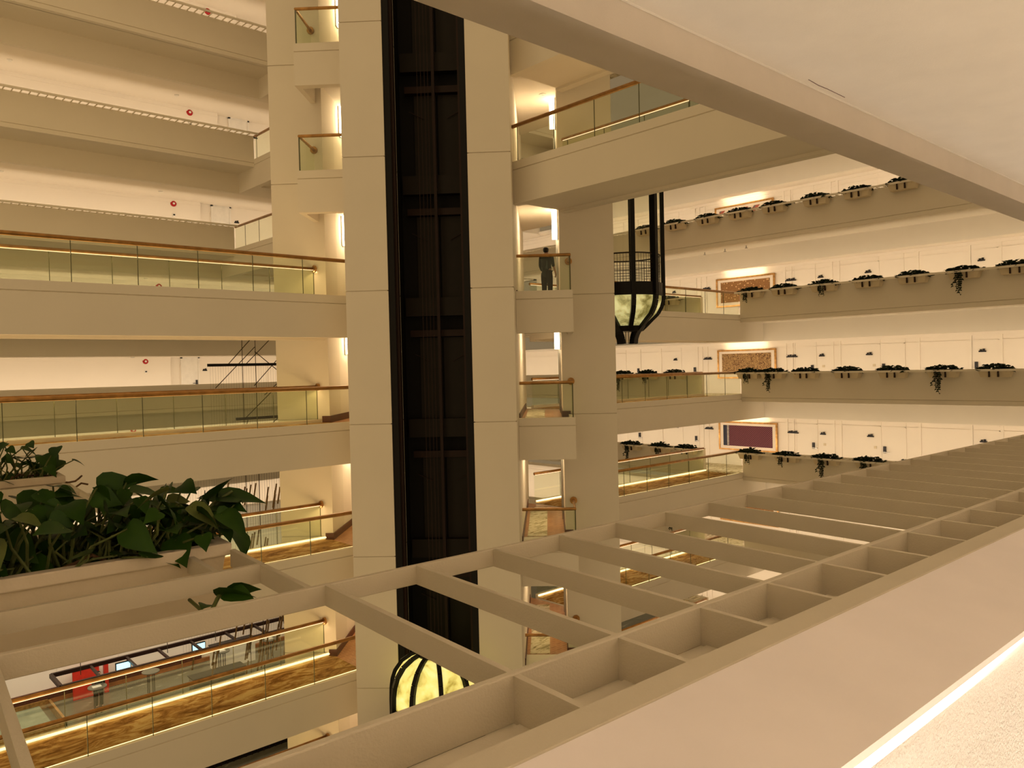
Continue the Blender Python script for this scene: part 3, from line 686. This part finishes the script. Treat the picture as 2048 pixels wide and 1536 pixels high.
# ---------------------------------------------------------------- plants
def leaf_verts(L, W, fold=.25, droop=.25):
    """heart-shaped leaf along +x, z up"""
    out = [(0, 0), (-.10, .20), (-.06, .38), (.14, .50), (.38, .46), (.62, .30), (.82, .13), (1.0, 0)]
    pts = []; 
    for x, y in out: pts.append((x*L, y*W, abs(y)*W*fold - droop*L*x*x))
    mid = [(x*L, 0, -droop*L*x*x) for x, y in out[1:-1]]
    low = [(x*L, -y*W, abs(y)*W*fold - droop*L*x*x) for x, y in out[1:-1]]
    v = pts + mid + low; f = []
    n = len(out); M_ = n; Lw = n + len(mid)
    up_ = lambda i: i; md = lambda i: 0 if i == 0 else (n-1 if i == n-1 else M_+i-1); lo = lambda i: 0 if i == 0 else (n-1 if i == n-1 else Lw+i-1)
    for i in range(n-1):
        for A, B in ((up_, md), (md, lo)):
            q = [A(i), A(i+1), B(i+1), B(i)]; qq = []
            for a in q:
                if a not in qq: qq.append(a)
            if len(qq) >= 3: f.append(tuple(qq))
    return v, f
def put_leaf(m, p, d, L, W, twist=0, mi=0, fold=.25, droop=.25):
    d = Vector(d).normalized(); side = d.cross(Vector((0, 0, 1)))
    if side.length < .05: side = Vector((1, 0, 0))
    side.normalize(); n = side.cross(d)
    R = Matrix.Rotation(twist, 3, d); side = R @ side; n = R @ n
    vs, fs = leaf_verts(L, W, fold, droop)
    m.add([tuple(Vector(p) + d*x + side*y + n*z) for x, y, z in vs], fs, mi)

def far_foliage(seed, W=.95, trail=0):
    rnd = random.Random(seed); m = MB()
    for i in range(260):
        x = rnd.gauss(-.03, .09); y = rnd.uniform(-W*.56, W*.56); e = 1-(abs(y)/(W*.6))**2
        p = (x-.05, y, rnd.uniform(-.04, .02+.15*e)); a = rnd.uniform(0, 2*PI)
        put_leaf(m, p, (math.cos(a), math.sin(a), rnd.uniform(-.3, .7)), rnd.uniform(.08, .15), rnd.uniform(.07, .12), rnd.uniform(-1, 1))
    return m
def vine(seed, y, n, L):
    rnd = random.Random(seed); m = MB()
    for s in range(n):
        yy = y + rnd.gauss(0, .07); ln = L*rnd.uniform(.55, 1)
        path = [(-.26, yy, 0)]
        while -path[-1][2] < ln: q = path[-1]; path.append((q[0]+rnd.gauss(0, .012), q[1]+rnd.gauss(0, .03), q[2]-.07))
        m.tube(path, .006, 4)
        for q in path[::1]:
            for _ in range(2):
                a = rnd.uniform(0, 2*PI); put_leaf(m, q, (math.cos(a), math.sin(a), -.5), rnd.uniform(.05, .09), .06, rnd.uniform(-1, 1))
    return m
def pot_mb():
    m = MB(); w, d, h = .48, .20, .25
    t = [(-d, -w), (d, -w), (d, w), (-d, w)]; b = [(-d*.72, -w*.86), (d*.72, -w*.86), (d*.72, w*.86), (-d*.72, w*.86)]
    m.add([(x-.02, y, 0) for x, y in t] + [(x, y, -h) for x, y in b] + [((x)*.85-.02, y*.94, 0) for x, y in t] + [(x*.8, y*.92, -.07) for x, y in t],
          [(0,4,5,1),(1,5,6,2),(2,6,7,3),(3,7,4,0),(4,7,6,5),(0,1,9,8),(1,2,10,9),(2,3,11,10),(3,0,8,11),(8,9,13,12),(9,10,14,13),(10,11,15,14),(11,8,12,15),(12,13,14,15)])
    m.box(-d-.04, d+.02, -w-.02, w+.02, -.03, .0)
    return m
protos = []
for i in range(6):
    r = bpy.data.objects.new('planter_box', None); col.objects.link(r)
    build('trough', pot_mb(), POT, r)
    build('bracket', MB().box(-.245, -.17, -.14, -.10, -.24, .0).box(-.25, .23, -.14, -.10, .0, .022), BROWNM, r)
    build('bracket', MB().box(-.245, -.17, .12, .16, -.24, .0).box(-.25, .23, .12, .16, .0, .022), BROWNM, r)
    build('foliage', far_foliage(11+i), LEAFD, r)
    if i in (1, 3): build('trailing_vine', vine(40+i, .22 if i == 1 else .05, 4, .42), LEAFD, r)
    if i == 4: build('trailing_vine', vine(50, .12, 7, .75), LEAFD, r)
    KIDS[r.name] = kids(r); protos.append(r)
used = [False]*6
ORD = ['first', 'second', 'third', 'fourth', 'fifth', 'sixth', 'seventh', 'eighth', 'ninth']
DESC = {0: 'with low dark foliage', 1: 'with a short trailing vine', 2: 'with bushy foliage', 3: 'with leaves spilling over the front', 4: 'with a long trailing vine', 5: 'with flat dark foliage'}
GAL = {2: 'highest planted parapet', 1: 'upper middle planted parapet', 0: 'lower middle planted parapet', -1: 'lowest planted parapet'}
def planter(y, z, v, label, group, x=28.965, rot=0):
    o = protos[v] if not used[v] else copy_tree(protos[v]); used[v] = True
    o.location = (x, y, z); o.rotation_euler = (0, 0, rot); tag(o, label, 'planter', group); return o
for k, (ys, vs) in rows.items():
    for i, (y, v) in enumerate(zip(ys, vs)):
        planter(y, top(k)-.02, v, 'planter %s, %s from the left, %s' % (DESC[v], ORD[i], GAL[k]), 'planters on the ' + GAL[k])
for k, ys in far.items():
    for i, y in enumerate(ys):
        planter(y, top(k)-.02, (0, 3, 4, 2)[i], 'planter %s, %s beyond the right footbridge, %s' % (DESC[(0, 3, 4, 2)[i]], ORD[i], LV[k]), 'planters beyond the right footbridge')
for k, y in low:
    planter(y, top(k)-.02, 1 if y > 20 else 0, 'cream planter on %s of the right footbridge end, %s' % ('the far side' if y > 20 else ('the near side' if y > 16 else 'the near side, farther right,'), LV[k]), 'planters on the low right parapets')

# ---------------------------------------------------------------- camera's own gallery
A0, A1 = -3.0, 26.0
pp = thing('gallery_parapet', OW(4, .6, -1.62), 'near foreground cream parapet with slatted trellis, pinkish cap and lit pebbled inner face', 'parapet')
zt_ = -.40; dp = .040
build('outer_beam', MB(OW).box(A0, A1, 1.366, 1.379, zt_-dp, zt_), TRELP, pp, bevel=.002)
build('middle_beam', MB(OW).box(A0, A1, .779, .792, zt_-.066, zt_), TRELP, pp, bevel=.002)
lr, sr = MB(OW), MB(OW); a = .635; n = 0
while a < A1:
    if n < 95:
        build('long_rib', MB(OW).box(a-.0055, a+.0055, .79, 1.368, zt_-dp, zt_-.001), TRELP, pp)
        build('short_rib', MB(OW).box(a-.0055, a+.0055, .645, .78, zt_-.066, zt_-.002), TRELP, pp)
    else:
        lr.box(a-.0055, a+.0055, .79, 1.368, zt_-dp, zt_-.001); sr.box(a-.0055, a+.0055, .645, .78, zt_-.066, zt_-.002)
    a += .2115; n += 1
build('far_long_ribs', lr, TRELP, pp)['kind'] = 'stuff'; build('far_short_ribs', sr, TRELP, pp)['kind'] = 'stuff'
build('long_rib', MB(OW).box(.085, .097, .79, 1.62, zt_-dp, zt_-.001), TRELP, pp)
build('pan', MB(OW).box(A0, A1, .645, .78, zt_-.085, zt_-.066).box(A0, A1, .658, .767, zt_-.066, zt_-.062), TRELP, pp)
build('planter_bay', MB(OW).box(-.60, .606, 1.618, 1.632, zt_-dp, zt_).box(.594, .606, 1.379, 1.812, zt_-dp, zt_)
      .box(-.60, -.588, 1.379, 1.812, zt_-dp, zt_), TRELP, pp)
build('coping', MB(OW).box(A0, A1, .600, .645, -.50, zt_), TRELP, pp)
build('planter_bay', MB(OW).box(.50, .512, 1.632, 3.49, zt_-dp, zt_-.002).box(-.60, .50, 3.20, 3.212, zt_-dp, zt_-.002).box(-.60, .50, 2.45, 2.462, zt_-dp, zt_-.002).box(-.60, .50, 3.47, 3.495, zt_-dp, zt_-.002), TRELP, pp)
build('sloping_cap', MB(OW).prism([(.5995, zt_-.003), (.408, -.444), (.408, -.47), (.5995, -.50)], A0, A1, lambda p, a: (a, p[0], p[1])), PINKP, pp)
build('inner_face', MB(OW).box(A0, A1, .425, .46, -1.4, -.468), WALLTEX, pp)
build('fascia', MB(OW).box(A0, A1, .62, .785, -1.62, -.52), PAINT, pp)
struct('wall_near', MB(OW).box(A0, A1, -1.45, -1.3, -1.41, .92), WALLP, "corridor wall of the camera's gallery")
struct('floor', MB(OW).box(A0, A1, -1.3, .39, -1.52, -1.41), CARPC, "corridor floor of the camera's gallery")
# structure overhead
oh = thing('overhead_beam', OW(6, 1.2, .74), 'wide cream edge beam and ceiling edge overhead, sloping across the top right', 'beam')
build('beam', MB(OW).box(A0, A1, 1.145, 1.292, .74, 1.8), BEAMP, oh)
build('soffit', MB(OW).box(A0, A1, 1.292, 2.9, 1.72, 1.8), PAINT, oh)
build('fascia', MB(OW).box(A0, A1, 2.80, 2.90, 1.72, 2.9), PAINT, oh)
struct('ceiling', MB(OW).box(A0, A1, -1.3, 1.147, .824, .92), OWNP, "plain ceiling of the camera's corridor, top right")
build('bead', MB(OW).tube([(A0, 1.142, .826), (A1, 1.142, .826)], .005, 6), OWNP, oh)
for k in (2, 3, 4):
    y = 2.885+2.13*(k-1)
    g = thing('gallery_parapet', (10, y, fbot(k)), 'parapet of the camera-side gallery, ' + LV[k], 'parapet')
    build('fascia', MB().box(0, 28.6, y-.2, y, fbot(k), top(k)), PAINT, g)
    build('soffit', MB().box(0, 28.6, y-1.6, y-.2, fbot(k), fbot(k)+.1), PAINT, g)

# near planters with pothos
def near_planter(a0, a1, b0, b1, zt, seed, label, nleaf, rr=1):
    mid = OW((a0+a1)/2, (b0+b1)/2, zt-.2)
    root = thing('planter_box', mid, label, 'planter', 'leafy planters in the foreground')
    def fr(a0, a1, b0, b1, ins, z): return [(a0+ins, b0+ins, z), (a1-ins, b0+ins, z), (a1-ins, b1-ins, z), (a0+ins, b1-ins, z)]
    m = MB(OW)
    rings = [fr(a0, a1, b0, b1, .035, zt-.19), fr(a0, a1, b0, b1, .012, zt-.03), fr(a0, a1, b0, b1, 0, zt-.028), fr(a0, a1, b0, b1, 0, zt), fr(a0, a1, b0, b1, .03, zt), fr(a0, a1, b0, b1, .045, zt-.05)]
    vs = sum(rings, []); fs = [(0, 3, 2, 1)]
    for i in range(len(rings)-1):
        for j in range(4): fs.append((i*4+j, i*4+(j+1) % 4, (i+1)*4+(j+1) % 4, (i+1)*4+j))
    fs.append(tuple(range((len(rings)-1)*4, len(rings)*4))); m.add(vs, fs)
    build('trough', m, POT, root, bevel=.003)
    build('soil', MB(OW).box(a0+.045, a1-.045, b0+.045, b1-.045, zt-.06, zt-.035), SOIL, root)
    rnd = random.Random(seed); st = MB(); lf = MB(); rt = MB()
    for i in range(30):
        p = Vector(OW(rnd.uniform(a0+.03, a1-.03), rnd.uniform(b0+.02, b0+.12), zt-.03))
        path = [p]; d = rnd.uniform(0, 2*PI)
        for _ in range(6):
            d += rnd.gauss(0, .7); path.append(path[-1] + Vector((math.cos(d)*.035, math.sin(d)*.02, rnd.gauss(0, .012))))
        rt.tube([tuple(q) for q in path], .004, 5)
    for i in range(nleaf):
        a = rnd.uniform(a0+.02, a1-.01); b = rnd.uniform(b0+.04, b1-.02)
        base = Vector(OW(a, b, zt-.04)); hgt = rnd.uniform(.03, .19)*(1-.35*max(0, (a-(a1-.15))/.15))
        off = Vector((rnd.gauss(.02, .05), rnd.gauss(-.01, .06), hgt))
        tip = base+off; midp = base + off*.5 + Vector((rnd.gauss(0, .02), rnd.gauss(0, .02), .02))
        st.tube([tuple(base), tuple(midp), tuple(tip)], [.0035, .003, .002], 5)
        ang = rnd.gauss(-1.0, 1.0)   # mostly towards the corridor or along it
        d = Vector((math.cos(ang), math.sin(ang), rnd.uniform(-.75, .25)))
        L = rnd.uniform(.042, .088)
        put_leaf(lf, tip, d, L, L*rnd.uniform(.72, .95), rnd.gauss(.1, .55), 1 if rnd.random() < .07 else 0, .18, rnd.uniform(.1, .4))
    build('roots', rt, ROOT, root); build('stems', st, STEM, root)
    build('foliage', lf, [LEAF, LEAFL], root, True)
    return root, lf
pr1, _ = near_planter(-.55, .600, 1.815, 2.10, -.385, 3, 'cream planter full of green pothos leaves resting on the trellis at lower left', 430)
pr2, _ = near_planter(-.65, .50, 3.50, 3.80, -.372, 9, 'second cream planter with pothos, farther out at the left edge', 130)
# far shoot and the hanging sprig seen through the trellis
def sprig(parent, pts, leaves):
    m = MB(); m.tube(pts, .004, 6); build('shoot', m, STEM, parent)
    l = MB()
    for p, d, L, tw in leaves: put_leaf(l, p, d, L, L*.8, tw, 0, .15, .2)
    build('shoot_leaves', l, [LEAF], parent, True)
o1 = Vector(OW(.60, 1.95, -.36)); 
sprig(pr1, [tuple(o1+Vector((-.05, 0, 0))), tuple(o1+Vector((.0, .0, .05))), tuple(o1+Vector((.05, .0, .075)))],
      [(o1+Vector((.02, 0, .065)), (1, -.5, -.05), .11, .3), (o1+Vector((.0, 0, .07)), (.2, -.6, .6), .09, .2), (o1+Vector((-.02, 0, .03)), (.6, -.7, -.35), .08, -.5)])
o2 = Vector(OW(.478, 1.53, -.423))
sprig(pr1, [tuple(Vector(OW(.50, 1.82, -.50))), tuple(Vector(OW(.495, 1.66, -.50))), tuple(o2+Vector((.015, .05, -.02))), tuple(o2), tuple(o2+Vector((-.03, -.02, -.03)))],
      [(o2, (.74, -.67, .1), .075, -.6), (o2+Vector((.012, -.01, .004)), (.5, -.85, -.05), .06, .5), (o2+Vector((-.03, -.01, -.01)), (-.5, -.8, .2), .035, -.3), (o2+Vector((.02, .0, 0)), (.9, -.2, .1), .06, -.9)])

# ---------------------------------------------------------------- people
def skin_obj(name, joints, edges, mat, parent, sub=2):
    """joints: list of (co, rx, ry) world coords"""
    me = bpy.data.meshes.new(name); org = wloc(parent)
    me.from_pydata([tuple(Vector(j[0])-org) for j in joints], edges, [])
    me.materials.append(mat)
    o = bpy.data.objects.new(name, me); col.objects.link(o); o.parent = parent
    sk = o.modifiers.new('skin', 'SKIN'); sk.use_smooth_shade = True
    for i, j in enumerate(joints):
        v = me.skin_vertices[0].data[i]; v.radius = (j[1], j[2]); v.use_root = (i == 0)
    s_ = o.modifiers.new('sub', 'SUBSURF'); s_.levels = sub; s_.render_levels = sub
    return o
def person(base, face, h, label, bend=0):
    """base: feet centre; face: heading angle; a standing figure"""
    f = Vector((math.cos(face), math.sin(face), 0)); r = Vector((math.sin(face), -math.cos(face), 0)); B = Vector(base); s = h/1.68
    def P(x, y, z):   # x right, y forward
        return B + (r*x + f*(y + bend*max(0, z-.9)) + Vector((0, 0, z)))*s
    root = thing('person', base, label, 'person')
    J = [(P(0, 0, .92), .13*s, .10*s), (P(0, 0, 1.08), .115*s, .085*s), (P(0, -.01, 1.28), .13*s, .09*s), (P(0, -.01, 1.40), .10*s, .07*s), (P(0, 0, 1.47), .045*s, .045*s), (P(0, .01, 1.56), .085*s, .095*s), (P(0, .01, 1.64), .078*s, .09*s),
         (P(.19, -.01, 1.38), .045*s, .045*s), (P(.235, -.03, 1.12), .037*s, .037*s), (P(.265, .05, .90), .027*s, .027*s), (P(.27, .07, .83), .028*s, .018*s),
         (P(-.19, -.01, 1.38), .045*s, .045*s), (P(-.225, .02, 1.12), .037*s, .037*s), (P(-.20, .13, .94), .027*s, .027*s), (P(-.19, .16, .87), .028*s, .018*s),
         (P(.095, 0, .86), .085*s, .085*s), (P(.10, .02, .48), .058*s, .058*s), (P(.10, -.02, .09), .04*s, .04*s), (P(.11, .10, .035), .035*s, .028*s),
         (P(-.095, 0, .86), .085*s, .085*s), (P(-.10, .03, .48), .058*s, .058*s), (P(-.11, .02, .09), .04*s, .04*s), (P(-.12, .14, .035), .035*s, .028*s)]
    E = [(0, 1), (1, 2), (2, 3), (3, 4), (4, 5), (5, 6), (3, 7), (7, 8), (8, 9), (9, 10), (3, 11), (11, 12), (12, 13), (13, 14), (0, 15), (15, 16), (16, 17), (17, 18), (0, 19), (19, 20), (20, 21), (21, 22)]
    fi = 0
    for hand, out in ((10, 1), (14, -1)):
        base_ = Vector(J[hand][0])
        for q in range(4):
            x = (q-1.5)*.017; ln = (.060, .068, .064, .050)[q]
            J.append((base_ + (f*x*1.2 + Vector((0, 0, -.04)) )*s, .0085*s, .0085*s)); J.append((base_ + (f*x*1.3 + r*-.012*out + Vector((0, 0, -.04-ln)))*s, .007*s, .007*s))
            E += [(hand, len(J)-2), (len(J)-2, len(J)-1)]
        J.append((base_ + (f*.04 + Vector((0, 0, -.035)))*s, .009*s, .009*s)); E.append((hand, len(J)-1))
    skin_obj('body', J, E, SKIN, root)
    # facial features
    m = MB()
    m.bar(P(0, .095, 1.575), P(0, .115, 1.55), .022*s, .03*s); build('nose', m, SKIN, root, True)
    m = MB()
    for x in (-.03, .03): m.lathe([(0, .012*s), (.011*s, 0), (0, -.012*s)], (0, 0), 8)
    ey = MB()
    for x in (-.03, .03): ey.bar(P(x-.012, .088, 1.595), P(x+.012, .088, 1.595), .01*s, .012*s)
    build('eyes', ey, HAIR, root)
    build('mouth', MB().bar(P(-.022, .088, 1.52), P(.022, .088, 1.52), .008*s, .008*s), REDCH, root)
    g = 1.16
    skin_obj('jacket', [(P(0, 0, .70), .165*s, .125*s), (P(0, 0, .98), .185*s, .135*s), (P(0, -.015, 1.26), .185*s, .125*s), (P(0, -.01, 1.40), .12*s, .085*s), (P(0, 0, 1.455), .055*s, .055*s),
                        (P(.19, -.01, 1.38), .062*s, .062*s), (P(.235, -.03, 1.10), .052*s, .052*s), (P(.245, -.01, 1.04), .045*s, .045*s),
                        (P(-.19, -.01, 1.38), .062*s, .062*s), (P(-.225, .02, 1.10), .052*s, .052*s), (P(-.205, .12, .95), .04*s, .04*s)],
             [(0, 1), (1, 2), (2, 3), (3, 4), (3, 5), (5, 6), (6, 7), (3, 8), (8, 9), (9, 10)], JACKET, root)
    skin_obj('trousers', [(P(0, 0, 1.02), .14*s, .115*s), (P(.095, 0, .80), .115*s, .11*s), (P(.10, .02, .48), .090*s, .085*s), (P(.10, -.02, .07), .075*s, .07*s),
                          (P(-.095, 0, .80), .115*s, .11*s), (P(-.10, .03, .48), .090*s, .085*s), (P(-.11, .02, .07), .075*s, .07*s)],
             [(0, 1), (1, 2), (2, 3), (0, 4), (4, 5), (5, 6)], TROUS, root)
    skin_obj('hair', [(P(0, -.04, 1.48), .075*s, .065*s), (P(0, -.03, 1.57), .102*s, .10*s), (P(0, -.015, 1.66), .09*s, .098*s)], [(0, 1), (1, 2)], HAIR, root)
    skin_obj('shoe', [(P(.10, -.04, .05), .045*s, .045*s), (P(.11, .14, .03), .04*s, .028*s)], [(0, 1)], SHOE, root, 1)
    skin_obj('shoe', [(P(-.11, 0, .05), .045*s, .045*s), (P(-.12, .18, .03), .04*s, .028*s)], [(0, 1)], SHOE, root, 1)
    return root, P, s
px_, py_, _ = TW(2.87+1.02, 23.0, 0)
_p = TW(3.92, 23.0, 0)
pt = Vector((math.cos(YAW), math.sin(YAW), 0))*22.9 + Vector((math.sin(YAW), -math.cos(YAW), 0))*(71/1573*22.9+.05)
pr, Pf, s_ = person((pt.x, pt.y, flo(1)+.012), YAW-.50, 1.60, 'person in dark jacket and trousers standing on the tower balcony, seen from behind')
m = MB(); m.add([tuple(Pf(x, y, z)) for x, y, z in ((-.09, -.125, 1.25), (.09, -.125, 1.25), (.12, -.155, .98), (-.12, -.155, .98), (-.07, -.10, 1.25), (.07, -.10, 1.25), (.1, -.11, .98), (-.1, -.11, .98))], [(0,1,2,3),(4,7,6,5),(0,4,5,1),(1,5,6,2),(2,6,7,3),(3,7,4,0)])
build('back_panel', m, PANEL, pr, bevel=.02)

# ---------------------------------------------------------------- lobby far below
ZL = -14.61
struct('floor', MB().box(-10, 40, -5, 46, ZL-.2, ZL), STONE, 'grey-green stone lobby floor')
lw = MB().box(-8, 32, 40.4, 40.6, ZL, -8.2)
for xx in (5.5, 8.4, 11.0, 13.3, 16.0): lw.box(xx, xx+.3, 40.34, 40.4, ZL+1.2, -8.4)
struct('wall_lobby', lw, WALLP, 'pale panelled lobby wall')
struct('trim_1', MB().box(-8, 9.0, 40.30, 40.4, ZL+.20, ZL+.62).box(10.5, 14.9, 40.30, 40.4, ZL+.20, ZL+.62), WOODBASE, 'dark brown lobby dado', cat='trim')
struct('trim_2', MB().box(-8, 20, 40.24, 40.4, ZL+.01, ZL+.19), plain('orange_wood', (.36, .14, .05), .4, var=.2), 'orange wood kerb along the lobby wall', cat='trim')
sc_ = thing('red_screen', (9.6, 39.8, ZL), 'red lacquered screen against the lobby wall far below', 'screen')
build('panel', MB().box(8.9, 10.0, 39.75, 39.85, ZL, ZL+1.35).box(10.2, 10.38, 39.7, 39.9, ZL, ZL+1.35), REDCH, sc_)
build('top_rail', MB().box(8.85, 10.4, 39.7, 39.9, ZL+1.35, ZL+1.42), REDCH, sc_)
for i, (x, y, lab) in enumerate(((9.35, 37.56, 'tall round lobby table nearest the red screen, with white papers on it'), (11.62, 37.7, 'tall round lobby table standing alone mid-floor'),
                                 (15.0, 37.93, 'tall round lobby table left of the bamboo sculpture foot'), (17.43, 37.86, 'tall round lobby table nearest the tower'))):
    t = thing('bar_table', (x, y, ZL), lab, 'table', 'tall lobby tables')
    build('table_top', MB().lathe([(0, ZL+1.12), (.38, ZL+1.12), (.38, ZL+1.16), (0, ZL+1.16)], (x, y), 24), STEEL, t)
    for j in range(4):
        a = PI/4+j*PI/2; build('leg', MB().tube([(x+.16*math.cos(a), y+.16*math.sin(a), ZL), (x+.16*math.cos(a), y+.16*math.sin(a), ZL+1.12)], .018, 6), DARKM, t)
    if i != 1:
        tag(build('paper_sheet', MB().box(x-.2, x+.15, y-.15, y+.12, ZL+1.161, ZL+1.18), WHITEP), 'white sheets lying on the %s lobby table' % ('first', '', 'third', 'fourth')[i], 'paper', 'papers on the lobby tables')
person((9.55, 38.15, ZL), -PI/2, 1.65, 'person in dark clothes behind the lobby table near the red screen', .12)
pool = thing('glass_display_basin', (6.2, 38.4, ZL), 'pale green basin with brass edge on the lobby floor at far left', 'basin')
build('rim', MB().box(4.2, 8.0, 36.9, 37.0, ZL, ZL+.35).box(7.9, 8.0, 36.9, 39.9, ZL, ZL+.35).box(4.2, 8.0, 39.8, 39.9, ZL, ZL+.35), GOLDFR, pool)
build('water', MB().box(4.2, 7.5, 37.3, 39.5, ZL, ZL+.28), plain('green_water', (.22, .26, .19), .1, var=.3, scale=2), pool)
cb = thing('service_counter', (16.4, 36.3, ZL), 'low grey lobby counter with a dark top under the bamboo sculpture', 'counter')
build('body', MB().box(13.0, 15.4, 36.2, 36.8, ZL, ZL+.75), STEEL, cb); build('worktop', MB().box(12.95, 15.45, 36.15, 36.85, ZL+.75, ZL+.8), DARKM, cb)
kc = thing('reception_counter', (16.5, 38.9, ZL), 'pale reception counter behind the hanging bamboo sticks', 'counter')
build('body', MB().box(14.9, 17.0, 38.6, 39.2, ZL, ZL+1.1), WALLP, kc); build('worktop', MB().box(14.85, 17.05, 38.55, 39.25, ZL+1.1, ZL+1.15), DARKM, kc)
# black truss ring with screens
fr_ = thing('hanging_truss', (12.2, 35.2, -12.1), 'black rectangular truss hanging over the lobby', 'truss')
m = MB()
for y in (36.1, 34.45): m.bar((7.3, y, -12), (18.6, y, -12), .12, .16)
m.bar((7.3, 34.45, -12), (7.3, 36.1, -12), .12, .16).bar((18.6, 34.45, -12), (18.6, 36.1, -12), .12, .16)
build('frame', m, BROWNM, fr_)
for x in (8.7, 10.1, 11.4, 12.8, 14.4, 15.8, 17.2): build('cross_bar', MB().bar((x, 34.45, -12), (x+.05, 36.1, -12), .09, .10), BROWNM, fr_)
m = MB()
for x in (8.2, 11.6, 13.7, 17.0): m.tube([(x, 35.3, -12), (x, 35.3, -8.5)], .015, 5)
build('hanger', m, CABLE, fr_)
for i, x in enumerate((9.96, 13.15)):
    s_ = thing('display_screen', (x, 35.8, -12.1), 'small pale blue lit screen hanging on the lobby truss, %s one' % ('left', 'right')[i], 'screen', 'lit screens on the truss')
    build('housing', MB().box(x-.30, x+.30, 35.86, 35.95, -12.42, -12.10), DARKM, s_)
    build('display', MB().box(x-.27, x+.27, 35.84, 35.86, -12.39, -12.13), SCREEN, s_)
# hanging bamboo sculpture
hb = thing('hanging_sculpture', (12, 25, -11), 'hanging sculpture of slanting bronze sticks on dark cables left of the tower', 'sculpture')
build('comb_bar', MB().bar((9.72, 25, .32), (13.0, 25, .32), .06, .09), DARKM, hb)
build('comb_bar', MB().bar((10.6, 25, -1.45), (13.0, 25, -1.45), .06, .09), BROWNM, hb)
m = MB()
for p, q in (((9.95, 25, -.42), (11.3, 25.0, .9)), ((11.0, 25, .35), (12.2, 25, 1.5)), ((11.25, 25, -.38), (12.4, 25, .8)), ((11.3, 25, .75), (12.35, 25, -.1)), ((12.35, 25, -.1), (11.6, 25, -.7)),
             ((10.4, 25, .35), (11.35, 25, 1.35)), ((10.9, 25, -1.45), (12.3, 25, -.2)), ((11.2, 25, -2.2), (12.4, 25, -1.2)), ((10.7, 25, -2.4), (11.0, 25, -1.5))): m.tube([p, q], .014, 5)
for x in (10.85, 11.3, 12.2, 12.26): m.tube([(x, 25, -11), (x+.02, 25, 2.6)], .012 if x != 12.26 else .02, 5)
build('cable', m, CABLE, hb)
m = MB()
for i in range(40): m.tube([(9.8+i*.085, 25.0, .28), (9.8+i*.085, 25.0, -5)], .0022, 3)
for i in range(46): m.tube([(8.9+i*.09, 25.6, -3.2), (8.9+i*.09, 25.6, -9)], .0022, 3)
so = build('strings', m, CABLE, hb); so['kind'] = 'stuff'
rnd = random.Random(5)
base = None
for i in range(100):
    x = 13.2 - abs(rnd.gauss(0, 1.7)); z = rnd.uniform(-11.6, -3.9) if i > 12 else rnd.uniform(-5, -3.9); y = rnd.uniform(24.2, 26.2)
    if z < -6.3 and z > -8.2: z -= 2
    if base is None:
        base = build('bronze_stick', MB().tube([(0+hb.location.x, hb.location.y, hb.location.z-.28), (.10+hb.location.x, hb.location.y, hb.location.z+.28)], .026, 6), BAMBOO, hb)
        o = base
    else:
        o = base.copy(); col.objects.link(o)
    o.location = (x-hb.location.x, y-hb.location.y, z-hb.location.z)
sp = thing('slatted_screen', (12.6, 29.2, ZL), 'low black slatted screen on the lobby floor, glimpsed at the bottom edge', 'screen')
build('panel', MB().box(9.6, 15.4, 29.1, 29.25, ZL, ZL+1.0), SHAFTBLK, sp)
m = MB()
for i in range(24): m.box(9.65+i*.24, 9.69+i*.24, 29.06, 29.1, ZL, ZL+1.0)
build('slats', m, BROWNM, sp)
build('paint_crack', MB(OW).tube([(2.085, 1.118, .8235), (2.15, 1.122, .8232), (2.203, 1.120, .8235), (2.315, 1.121, .8236)], .0011, 5), WOODBASE, oh)
